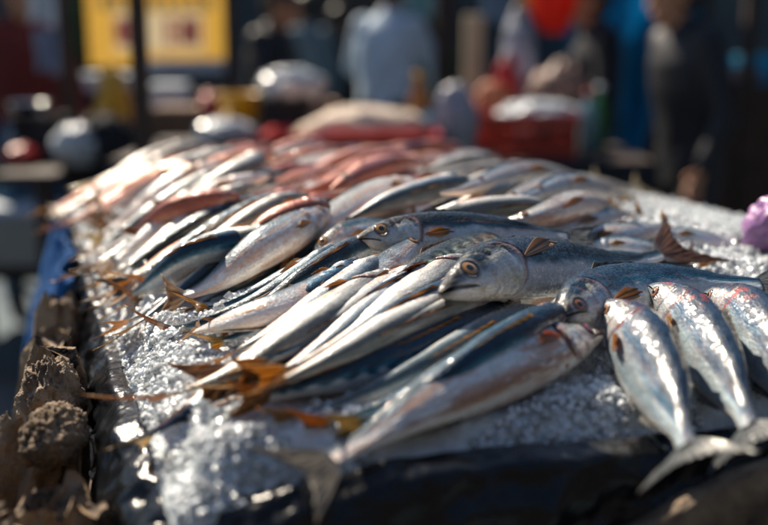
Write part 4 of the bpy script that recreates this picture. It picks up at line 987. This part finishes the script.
# posts
def post(label, px, y, w, m, top=2.4): 
    x = at_y(px, 0, y)[0]; mb = MB(); mb.box((0, 0, top / 2), (w, w, top)); o = mb.build('stall_post', m); o.location = (x, y, 0); tag(o, label, 'post'); return o
post('dark brown post in front of the yellow banner', 137, 2.95, .042, M_DKWOOD)
post('thin dark post left of the yellow banner', 63, 4.6, .05, M_DKWOOD)
post('dark post right of the yellow banner', 229, 5.2, .05, M_DKWOOD)
post('brown post at the right beyond the black jacket', 752, 5.6, .06, M_DKWOOD)
post('dark post in the middle behind the pale stake', 444, 6.2, .10, M_DKWOOD)
# banner
bn = at_y(158, 66, 6.6); b0 = at_y(90, 66, 6.6); b1 = at_y(226, 66, 6.6); w = b1[0] - b0[0]; hgt = .72
t = empty('banner', (bn[0], 6.6, bn[2]), 'yellow market banner with pinkish red characters on a pale middle', 'banner')
M_BY = thin(mat("banner_yellow", (.90, .70, .26), .6, noise=.06), .6); M_BW = thin(mat("banner_pale", (.85, .78, .62), .6), .6); M_BR = thin(mat("banner_red", (.85, .13, .22), .6), .4); M_BG = mat("banner_teal", (.05, .22, .24), .6)
sx_ = w / (226 - 90); pc = (172 - 158) * sx_ - .07; pw, ph_ = .54, .24; pz = .205
def quad(mb, x0, x1, z0, z1, y=0., n=10):
    s_ = np.linspace(0, 1, n)[:, None] + np.zeros((1, n)); v_ = np.zeros((n, 1)) + np.linspace(0, 1, n)[None]; X = x0 + (x1 - x0) * s_; Z = z0 + (z1 - z0) * v_
    V, Fq = sheet(np.stack([X, y + .012 * np.sin(X * 9 + Z * 3), Z], -1), .0015); mb.add(V, Fq.tolist())
mb = MB(); quad(mb, -w / 2, pc - pw / 2, 0, hgt); quad(mb, pc + pw / 2, w / 2, 0, hgt); quad(mb, pc - pw / 2, pc + pw / 2, 0, pz - ph_ / 2); quad(mb, pc - pw / 2, pc + pw / 2, pz + ph_ / 2, hgt); mb.build('banner_cloth', M_BY, t)
mb = MB(); quad(mb, pc - pw / 2, pc + pw / 2, pz - ph_ / 2, pz + ph_ / 2); mb.build('pale_panel', M_BW, t)
def glyph(mb, x, z, w, h, seed, y=-.018):
    g = random.Random(seed); th = h * .17
    for zz in (0, .5, 1):
        if zz == 0 or g.random() < .75: mb.box((x + w / 2, y, z + th / 2 + zz * (h - th)), (w * .9, .006, th), bev=.001)
    for xx in (0, .5, 1):
        if xx == 0 or g.random() < .5: mb.box((x + th / 2 + xx * (w - th), y - .003, z + h / 2), (th, .006, h * .96), bev=.001)
for k, xx in enumerate((118, 128, 168, 182, 190)):
    mb = MB(); glyph(mb, (xx - 158) * sx_, .13, .068, .15, 3 + k); mb.build('red_character', M_BR, t)
for k in range(9):
    mb = MB(); glyph(mb, -.33 + k * .078, .335, .055, .085, 30 + k); mb.build('teal_character', M_BG, t)
# far left: foam boxes and stacks on the ground
def foam(label, px0, px1, py0, py1, y, dep, m=M_WHITE, group=None):
    a_ = at_y(px0, py1, y); b_ = at_y(px1, py0, y); w_ = b_[0] - a_[0]; z0 = max(a_[2], 0.0); h_ = b_[2] - z0
    t = empty('foam_box', ((a_[0] + b_[0]) / 2, y + dep / 2, z0), label, 'box', group)
    mb = MB(); mb.box((0, 0, h_ * .40), (w_, dep, h_ * .8), bev=.012); mb.build('box_body', m, t)
    mb = MB(); mb.box((0, 0, h_ * .902), (w_ + .015, dep + .015, h_ * .2), bev=.01); mb.build('lid', m, t); return t
foam('pale foam box standing on the ground beyond the left side of the stall', -45, 38, 214, 268, 4.72, .4)
board('low_bench', 'low dark bench under the pale foam box', at_y(-60, 0, 4.6)[0], at_y(44, 0, 4.6)[0], 4.65, 5.2, at_y(0, 268, 4.72)[2] - .002, M_DKWOOD, M_DKWOOD)
# goods on the left table
tag(crumple('plastic_bag', (at_y(66, 0, 3.9)[0], 3.95, .862), (.085, .09, .075), M_WPLAS, 40, .25), 'pale blue white plastic bag on the far left table', 'bag')
for k, (px, y, rx, h, m, lb) in enumerate(((12, 4.0, .05, .035, M_RED, 'red bundle at the left border of the far left table'), (98, 4.0, .10, .09, M_DARK, 'dark bundle right of the pale bag on the far left table'),
                                      (30, 4.3, .12, .07, M_GPLAS, 'grey shiny bag at the back of the far left table'), (108, 4.35, .06, .17, M_YEL, 'orange yellow bag at the right end of the far left table'))):
    tag(crumple('goods_bundle', (at_y(px, 0, y)[0], y, .862), (rx, .1, h), m, 50 + k, .3), lb, 'bundle')
# second group behind the post: crates and bowls
bbox('cardboard_box', 'brown cardboard box right of the brown post behind the heap', 'box', 150, 200, 108, 152, 4.3, .3, mat("cardboard", (.16, .09, .05), .8, noise=.2))
bucket('small orange bucket left of the brown post', 101, 4.5, .87, .07, .15, M_YEL)
board('market_table', 'dark table under the boxes behind the brown post', at_y(85, 0, 4.3)[0], at_y(215, 0, 4.3)[0], 4.25, 4.9, .868, M_DKWOOD, M_DKWOOD, M_DARK)
foam('whitish foam box on the table right of the brown post', 148, 180, 84, 112, 4.7, .22)
foam('pale blue foam box under the yellow banner', 78, 132, 74, 92, 5.8, .3)
foam('long pale blue box under the right end of the banner', 140, 222, 60, 74, 6.2, .3)
board('market_table', 'high table carrying the pale boxes under the banner', at_y(70, 0, 5.8)[0], at_y(232, 0, 5.8)[0], 5.75, 6.5, at_y(0, 92, 5.8)[2] - .003, M_DKWOOD, M_DKWOOD, M_DARK)
tag(crumple('goods_bundle', (at_y(206, 0, 4.4)[0], 4.45, .87), (.06, .06, .115), M_RED, 70, .3), 'dark red bundle right of the brown cardboard box', 'bundle')

# blue tarpaulin screen at the right
s = np.linspace(0, 1, 60)[:, None] + np.zeros((1, 40)); v = np.zeros((60, 1)) + np.linspace(0, 1, 40)[None]
x0, x1 = at_y(570, 0, 6.3)[0], at_y(700, 0, 6.3)[0]
P_ = np.stack([x0 + (x1 - x0) * s, 6.3 + .05 * np.sin(s * 22 + v * 2) + .03 * fbm(s * 7, v * 5, 81), 2.3 - 2.2 * v + 0 * s], -1); V_, F_ = sheet(P_, .006)
M_TEAL = thin(mat("turquoise_blue_sheet", (.02, .30, .50), .5, noise=.15, nscale=4), .6)
tag(mesh_obj('tarpaulin', V_, F_, M_TEAL), 'turquoise blue sheet hanging behind the man in the black jacket', 'tarpaulin')
bbox('plastic_drum_stack', 'blue plastic box at the far right beyond the black jacket', 'box', 742, 775, 55, 86, 6.0, .4, M_TEAL)
bbox('market_shelf', 'dark brown shelf at the right border behind the black jacket', 'shelf', 700, 800, 86, 235, 5.6, .5, mat("brown_board", (.05, .028, .018), .8, noise=.4))
tag(crumple('goods_bundle', (at_y(755, 0, 5.7)[0], 5.8, at_y(0, 86, 5.6)[2]), (.08, .08, .05), mat("dusty_pink", (.30, .22, .20), .6, noise=.3), 72, .3), 'dusty pink bundle on the dark shelf at the right border', 'bundle')

# ------------------------------------------------------------------ added shade roofs, sky blockers, house and hedge that close the view
M_ROOF = mat("roof_canvas", (.03, .04, .05), .8, noise=.3)
def shade_canopy(label, x0, x1, y0, y1, z, slope=.25, poles=((-1, -1), (-1, 1), (1, -1), (1, 1))):  # canvas above the frame, added to shade the background
    t = empty('added_shade_roof', ((x0 + x1) / 2, (y0 + y1) / 2, z), label, 'roof'); s = np.linspace(0, 1, 40)[:, None] + np.zeros((1, 30)); v = np.zeros((40, 1)) + np.linspace(0, 1, 30)[None]
    P = np.stack([(s - .5) * (x1 - x0), (v - .5) * (y1 - y0), slope * np.sin(v * math.pi) - .03 * np.sin(s * 25) * np.sin(v * 9)], -1); V, Fq = sheet(P, .01); mesh_obj('canvas', V, Fq, M_ROOF, t)
    for sx, sy in poles:
            mb = MB(); mb.box((sx * ((x1 - x0) / 2 - .04), sy * ((y1 - y0) / 2 - .04), -z / 2), (.05, .05, z)); mb.build('pole', M_DKWOOD, t)
shade_canopy('unseen dark canvas roof added for shade behind the middle stalls', -.2, 2.1, 7.1, 8.8, 2.32, poles=((1, -1), (1, 1)))
shade_canopy('unseen dark canvas roof added for shade at the right', 2.3, 5.0, 3.9, 8.0, 2.36)
shade_canopy('unseen dark canvas roof added for shade at the far left', -6.0, -2.4, 4.6, 6.4, 2.34)
# house behind
hw = empty('hall_or_shade_block', (0, 11.5, 0), 'dim grey teal market hall with shuttered openings closing the view', 'building')
mb = MB(); mb.box((0, .3, 1.75), (26, .6, 3.5), bev=.02); mb.build('wall', mat("hall_wall", (.045, .06, .068), .85, base2=(.075, .09, .095), nscale=1.2), hw)
for k in range(9):
    xk = -10.5 + k * 2.6
    mb = MB(); mb.box((xk, -.03, 1.15), (1.7, .05, 2.3), bev=.01); f_ = mb.build('shutter', mat("shutter_paint", [(.03, .05, .055), (.05, .035, .03), (.02, .05, .07)][k % 3], .6, noise=.3), hw)
    mb = MB(); mb.box((xk, -.07, 2.4), (1.9, .12, .12), bev=.01); mb.build('lintel', M_DKWOOD, hw)
mb = MB(); mb.box((0, -.35, 3.6), (27, 1.3, .25), bev=.02); mb.build('roof_edge', M_DKWOOD, hw)
hb = empty('hall_or_shade_block', (0, -4.5, 0), 'unseen dark block added behind the viewer to cut the sky light', 'building')  # unseen block behind the camera, added to hold back low sky fill
mb = MB(); mb.box((0, 0, 2.1), (22, .8, 4.2), bev=.02); mb.build('wall', mat("shade_block_back", (.05, .045, .04), .85, noise=.3), hb)
hb = empty('hall_or_shade_block', (6.5, 1.5, 0), 'unseen dark brown block added on the right to cut the sky light', 'building')  # second unseen block, added at the side for deeper contrast
mb = MB(); mb.box((0, 0, 2.0), (.8, 11, 4.0), bev=.02); mb.build('wall', mat("shade_block_side", (.06, .05, .045), .85, noise=.3), hb)
# shrub left of the banner
def shrub(label, x, y, h, w, seed, n=2600):
    g = np.random.default_rng(seed); t = empty('shrub', (x, y, 0), label, 'shrub')
    mb = MB()
    for k in range(6):
        a = k * 1.05; mb.tube([(0, 0, 0), (.1 * w * math.cos(a), .1 * w * math.sin(a), h * .4), (.38 * w * math.cos(a), .38 * w * math.sin(a), h * .8)], [.03, .02, .008], 7)
    mb.build('stem', M_BARK, t, smooth=True)
    d = g.normal(size=(n, 3)); d /= np.linalg.norm(d, axis=1, keepdims=True); r_ = g.random(n) ** .4; c = d * r_[:, None] * np.array([w / 2, w / 2, h * .42]) * (.8 + .4 * vnoise(d[:, 0] * 3 + 5, d[:, 2] * 3, seed))[:, None] + np.array([0, 0, h * .58])
    e1 = g.normal(size=(n, 3)); e1 /= np.linalg.norm(e1, axis=1, keepdims=True); e2 = np.cross(e1, d); e2 /= np.linalg.norm(e2, axis=1, keepdims=True) + 1e-9
    s = (.03 + .03 * g.random(n))[:, None]; V = np.stack([c - e1 * s, c + e2 * s * .45, c + e1 * s, c - e2 * s * .45], 1).reshape(-1, 3)
    mesh_obj('foliage', V, np.arange(n * 4).reshape(n, 4), mat("leaf_green", (.035, .10, .025), .5, noise=.4, nscale=5), t, smooth=False)
shrub('green shrub growing between the thin post and the yellow banner', at_y(78, 0, 9.5)[0], 9.5, 2.8, 1.0, 5)
shrub('dark green shrub behind the person in white', at_y(400, 0, 10.0)[0], 10.0, 1.6, 1.3, 6)

# ------------------------------------------------------------------ people
def capsule(mb, p0, r0, p1, r1, n=14, sq=(1, 1)):
    p0 = np.array(p0, float); p1 = np.array(p1, float); k = 6; pts = []; rr = []
    d = p1 - p0; L_ = np.linalg.norm(d); d = d / L_
    for i in range(k + 1): a = math.pi / 2 * (1 - i / k); pts.append(p0 - d * r0 * math.sin(a)); rr.append(max(r0 * math.cos(a), 1e-4))
    for i in range(k + 1): a = math.pi / 2 * i / k; pts.append(p1 + d * r1 * math.sin(a)); rr.append(max(r1 * math.cos(a), 1e-4))
    return mb.tube(pts, rr, n)
def remesh(o, vs, sm=6):
    m = o.modifiers.new('remesh', 'REMESH'); m.mode = 'VOXEL'; m.voxel_size = vs; m.use_smooth_shade = True
    s = o.modifiers.new('smooth', 'SMOOTH'); s.factor = .6; s.iterations = sm
def person(label, px, y, yaw, top_m, leg_m, h=1.66, lean=.0, arms=None, head_turn=0, hair=True, cap_m=None, detail=False, head_down=0.):
    """stands at distance y, facing yaw (degrees, 0 = +X); local x forward, y left"""
    x = at_y(px, 0, y)[0]; t = empty('person', (x, y, 0), label, 'person', rz=R(yaw)); k = h / 1.70
    S = lambda p: (p[0] * k + lean * max(0, p[2] - .9), p[1] * k, p[2] * k)
    hip = .92; sh = 1.40
    arms = arms or {}
    body = MB(); top = MB(); leg = MB(); shoe = MB()
    hc = np.array(S((.03 + .02, 0, 1.575))); tr = R(head_turn); f = np.array([math.cos(tr) * math.cos(head_down), math.sin(tr) * math.cos(head_down), -math.sin(head_down)]); l_ = np.array([-math.sin(tr), math.cos(tr), 0]); u_ = np.cross(f, l_)
    def hp(a, b, c): return hc + (f * a + l_ * b + u_ * c) * k
    capsule(body, S((0, 0, 1.38)), .062 * k, hc - u_ * .06 * k, .052 * k)
    # head: cranium, face, jaw, nose, lips, ears
    capsule(body, hp(-.030, 0, .035), .082 * k, hp(.025, 0, .030), .078 * k)
    capsule(body, hp(.028, 0, .0), .070 * k, hp(.040, 0, -.055), .050 * k)
    capsule(body, hp(.045, 0, -.088), .026 * k, hp(.060, 0, -.092), .022 * k)
    capsule(body, hp(.090, 0, .012), .010 * k, hp(.112, 0, -.022), .015 * k)
    capsule(body, hp(.085, -.020, -.058), .011 * k, hp(.085, .020, -.058), .011 * k)
    capsule(body, hp(.078, -.034, .030), .014 * k, hp(.078, .034, .030), .014 * k)
    for s_ in (-1, 1):
        capsule(body, hp(-.01, s_ * .078, .018), .016 * k, hp(-.005, s_ * .082, -.018), .012 * k)
    # torso inside
    capsule(body, S((0, 0, 1.0)), .085 * k, S((0, 0, 1.28)), .09 * k)
    for s_, key in ((1, 'l'), (-1, 'r')):
        el, wr = arms.get(key, ((-.03, .25, 1.10), (.06, .26, .86)))
        shp = S((0, s_ * .175, sh)); elp = S((el[0], s_ * el[1], el[2])); wrp = S((wr[0], s_ * wr[1], wr[2]))
        capsule(body, shp, .045 * k, elp, .036 * k); capsule(body, elp, .036 * k, wrp, .026 * k)
        capsule(top, S((0, s_ * .155, sh - .005)), .070 * k, elp, .054 * k); 
        wa = np.array(wrp); ea_ = np.array(elp); capsule(top, elp, .054 * k, wa - (wa - ea_) * .08, .040 * k)
        d = (wa - ea_) / np.linalg.norm(wa - ea_); side_ = np.array([1., 0, 0]) if abs(d[0]) < .8 else np.array([0, 0, -1.]); side_ = side_ - d * (side_ @ d); side_ /= np.linalg.norm(side_); nr = np.cross(d, side_) * s_
        for w_ in (-.022, -.007, .008, .022): capsule(body, wa + d * .012 * k, .017 * k, wa + d * .075 * k + side_ * w_ * k, .013 * k, 10)
        for fi, (w_, ln) in enumerate(((.030, .068), (.010, .078), (-.010, .072), (-.029, .056))):
            b0_ = wa + d * .082 * k + side_ * w_ * k; m1 = b0_ + (d * .85 - nr * .35) * ln * .5 * k + side_ * w_ * .1; m2 = m1 + (d * .45 - nr * .85) * ln * .5 * k
            capsule(body, b0_, .0098 * k, m1, .0088 * k, 8); capsule(body, m1, .0088 * k, m2, .0072 * k, 8)
        b0_ = wa + d * .03 * k + side_ * .030 * k; m1 = b0_ + (d * .5 + side_ * .7 - nr * .3) * .035 * k; capsule(body, b0_, .013 * k, m1, .011 * k, 8); capsule(body, m1, .011 * k, m1 + (d * .8 - nr * .4) * .032 * k, .009 * k, 8)
        st_ = s_ * .02
        kn = S((.03 + st_, s_ * .105, .50)); an = S((-.01 + st_, s_ * .115, .09))
        capsule(body, S((0, s_ * .09, hip)), .075 * k, kn, .050 * k); capsule(body, kn, .050 * k, an, .034 * k)
        capsule(leg, S((0, s_ * .085, hip - .03)), .098 * k, kn, .070 * k); capsule(leg, kn, .070 * k, (an[0], an[1], an[2] + .02), .056 * k)
        capsule(shoe, (an[0] - .03, an[1], .045), .042 * k, (an[0] + .13 * k, an[1], .040), .038 * k)
    capsule(leg, S((0, -.05, hip + .02)), .115 * k, S((0, .05, hip + .02)), .115 * k)
    rings = [(.80, .0, .02, .03), (.801, .0, .118, .178), (.88, .0, .124, .180), (.98, .0, .118, .168), (1.08, .0, .122, .170), (1.20, .005, .132, .188), (1.31, .005, .130, .200), (1.385, .0, .110, .180), (1.43, .0, .085, .120), (1.465, .005, .068, .075), (1.50, .012, .062, .062), (1.501, .012, .02, .02)]
    Vt = []; nn_ = 28
    for z, cx, hx, hy in rings:
        for q_ in range(nn_):
            w_ = 2 * math.pi * q_ / nn_; fold = 1 + .025 * math.sin(w_ * 5 + z * 40) * (z < 1.3); Vt.append(S((cx + hx * fold * math.cos(w_), hy * fold * math.sin(w_), z)))
    top.add(Vt, grid_faces(len(rings), nn_, wrap=True).tolist() + [tuple(range(nn_))[::-1], tuple((len(rings) - 1) * nn_ + q_ for q_ in range(nn_))])
    v1 = .0055 if detail else .011
    ob = body.build('body', M_SKIN, t); remesh(ob, v1, 3)
    oj = top.build('jacket', top_m, t); remesh(oj, .011, 5)
    ol = leg.build('trousers', leg_m, t); remesh(ol, .012, 4)
    os_ = shoe.build('shoes', M_DARK, t); remesh(os_, .010, 3)
    hm = MB(); capsule(hm, hp(-.038, 0, .045), .090 * k, hp(.012, 0, .050), .084 * k); capsule(hm, hp(-.05, 0, -.01), .070 * k, hp(-.045, 0, .03), .078 * k)
    oh = hm.build('hair' if not cap_m else 'hood', cap_m or M_HAIR, t); remesh(oh, .009, 3)
    for s_ in (-1, 1):
        mb = MB(); mb.ell(hp(.084, s_ * .031, .012), (.010 * k,) * 3); eo = mb.build('eye', mat("eye_white", (.5, .48, .45), .2) if False else M_WHITE, t, smooth=True)
        mb = MB(); mb.ell(hp(.0915, s_ * .031, .012), (.0045 * k,) * 3); mb.build('iris', M_PUPIL, eo, smooth=True)
    return t
M_NAVY = mat("black_jacket", (.005, .007, .012), .6, noise=.3, nscale=12)
M_JEAN = mat("blue_trousers", (.03, .09, .16), .8, noise=.2)
M_GREYT = mat("grey_trousers", (.02, .022, .03), .8)
M_LBLUE = mat("pale_blue_coat", (.50, .62, .72), .8, noise=.12, nscale=6)
M_MAROON = mat("dark_red_jacket", (.16, .02, .015), .8, noise=.2)
person('man in a black jacket standing at the right with his hand hanging down', 699, 4.25, 196, M_NAVY, M_GREYT, h=1.60, lean=.10, arms={'l': ((-.02, .245, 1.10), (.10, .25, .89)), 'r': ((-.05, .24, 1.10), (.06, .26, .86))}, head_down=.15, detail=True)
person('person in dark clothes and blue trousers under the hanging red bag', 598, 5.3, 188, M_DARK, M_JEAN, h=1.62, arms={'l': ((.02, .24, 1.10), (.20, .18, 1.0)), 'r': ((.02, .24, 1.12), (.22, .18, 1.02))})
person('dark haired man in a dark jacket right of the yellow banner', 262, 6.0, -20, M_NAVY, M_GREYT, h=1.62, lean=.10, head_down=.3, arms={'l': ((.10, .22, 1.14), (.32, .12, 1.05)), 'r': ((.10, .22, 1.14), (.32, .12, 1.05))})
person('person in a pale blue coat seen from behind', 385, 6.4, 70, M_LBLUE, M_GREYT, h=1.72, lean=.12, head_down=.3, arms={'l': ((.12, .26, 1.16), (.34, .16, 1.02)), 'r': ((.10, .27, 1.14), (.30, .22, 1.0))})
person('person in a greyish blue coat next to the dark haired man', 308, 7.6, 140, mat("grey_blue_coat", (.12, .18, .22), .8, noise=.2), M_GREYT, h=1.66, cap_m=None)
person('person in a dark red jacket at the left border', 20, 5.2, -60, M_MAROON, M_JEAN, h=1.66, cap_m=mat("orange_cap", (.50, .09, .02), .7))
person('person in black clothes in the gap beside the pale blue coat', 338, 8.4, 60, M_DARK, M_GREYT, h=1.60)
# hanging pale cloths at the left
def cloth(label, px0, px1, py0, py1, y, m, seed):
    a_ = at_y(px0, py1, y); b_ = at_y(px1, py0, y); s = np.linspace(0, 1, 30)[:, None] + np.zeros((1, 30)); v = np.zeros((30, 1)) + np.linspace(0, 1, 30)[None]
    P = np.stack([a_[0] + (b_[0] - a_[0]) * (s + .12 * (v - .5) * (fbm(v * 2, 0 * s, seed) - .5) * 2), y + .03 * np.sin(s * 12 + v * 2), b_[2] + (a_[2] - b_[2]) * v * (1 - .06 * np.sin(s * 6))], -1); V, Fq = sheet(P, .012)
    return tag(mesh_obj('hanging_cloth', V, Fq, m), label, 'cloth')
M_PALEB = thin(mat("pale_blue_cloth", (.45, .54, .68), .8, noise=.1), .5)
cloth('pale blue cloth hanging left of the thin post', 36, 60, 30, 72, 4.9, M_PALEB, 1)
cloth('whitish cloth hanging at the top left above the pale blue one', 28, 58, -40, 24, 5.0, M_WHITE, 2)
cloth('light blue cloth hanging at the top above the pale wooden stake', 482, 512, -40, 22, 8.0, M_PALEB, 3)
cloth('pale turquoise cloth hanging at the top behind the person in the pale blue coat', 402, 436, -40, 14, 8.2, mat("pale_turquoise", (.20, .38, .42), .8), 4)

# ------------------------------------------------------------------ drop loose fish that nothing shows, name the others by what they lie next to
LM = [(590, 262, 'big golden eyed bass'), (392, 246, 'golden eyed head behind the bass'), (130, 400, 'tail on the plastic corner'), (178, 350, 'bare ice patch'), (350, 125, 'cream sack'),
      (432, 160, 'orange tail on the crest'), (250, 112, 'yellow bucket'), (528, 135, 'red crate'), (700, 232, 'bare ice at the right'), (604, 180, 'cream forked tail'), (645, 188, 'raised pale tail'),
      (78, 250, 'blue tarpaulin'), (137, 165, 'dark brown post'), (448, 292, 'open mouth of the bass'), (290, 112, 'white bag on the black crate'), (400, 298, 'olive mackerel'), (480, 125, 'orange parcel'),
      (190, 290, 'yellow tail'), (210, 178, 'gleaming white fish'), (330, 310, 'long brown fin'), (590, 300, 'broad dark backed fish')]
CN = {'pink': 'reddish', 'pale': 'cream white', 'silver': 'silver', 'steel': 'dark backed', 'blue': 'blue backed'}
recs = []; seen = set()
for fo, c, cs, hd, tl, H, tcol in FILL:
    n = 0; tot = 0
    for f in np.linspace(.08, .92, 15):
        p = hd * (1 - f) + tl * f; i, j = hidx(np.array([p[0]]), np.array([p[1]])); zt = max((fo.location.z + H * .9), 0)
        tot += 1; n += HM[i, j][0] < fo.location.z + H * .75 + .05 * abs(f - .5)
    if n / tot < .20:
        for ch in list(fo.children_recursive): bpy.data.objects.remove(ch)
        bpy.data.objects.remove(fo); continue
    px, py = proj([c[0], c[1], fo.location.z + .02]); px = float(px); py = float(py)
    ds = sorted(LM, key=lambda m: math.hypot(m[0] - px, (m[1] - py) * 1.8))
    def rel(m):
        dx = px - m[0]; dy = (py - m[1]) * 1.8
        return ('right of' if dx > 0 else 'left of') if abs(dx) > abs(dy) else ('in front of' if dy > 0 else 'behind')
    size = 'plump' if H > .038 else 'slender'; tn = {OR: 'amber', BR: 'brown', GR: 'grey', YL: 'yellow'}[tcol] + ' tailed'
    cand = ['%s %s fish %s the %s' % (size, CN[cs], rel(ds[0]), ds[0][2]), '%s %s %s fish %s the %s' % (size, tn, CN[cs], rel(ds[0]), ds[0][2])] + ['%s %s fish %s the %s, %s the %s' % (tn, CN[cs], rel(ds[0]), ds[0][2], rel(m), m[2]) for m in ds[1:4]] + ['%s %s fish %s the %s, %s the %s' % (size, CN[cs], rel(ds[0]), ds[0][2], rel(m), m[2]) for m in ds[1:12]]
    cand = cand + [l.replace('fish', 'fish, the farther one,') for l in cand[1:5]]; cand = [l for l in cand if len(l.split()) <= 16]
    lb = next((l for l in cand if l not in seen), None)
    if lb is None: lb = cand[-1]
    seen.add(lb); fo['label'] = lb; fo['group'] = 'fish heaped on the ice'
print('left', len([o for o in bpy.data.objects if o.get('category') == 'fish']))
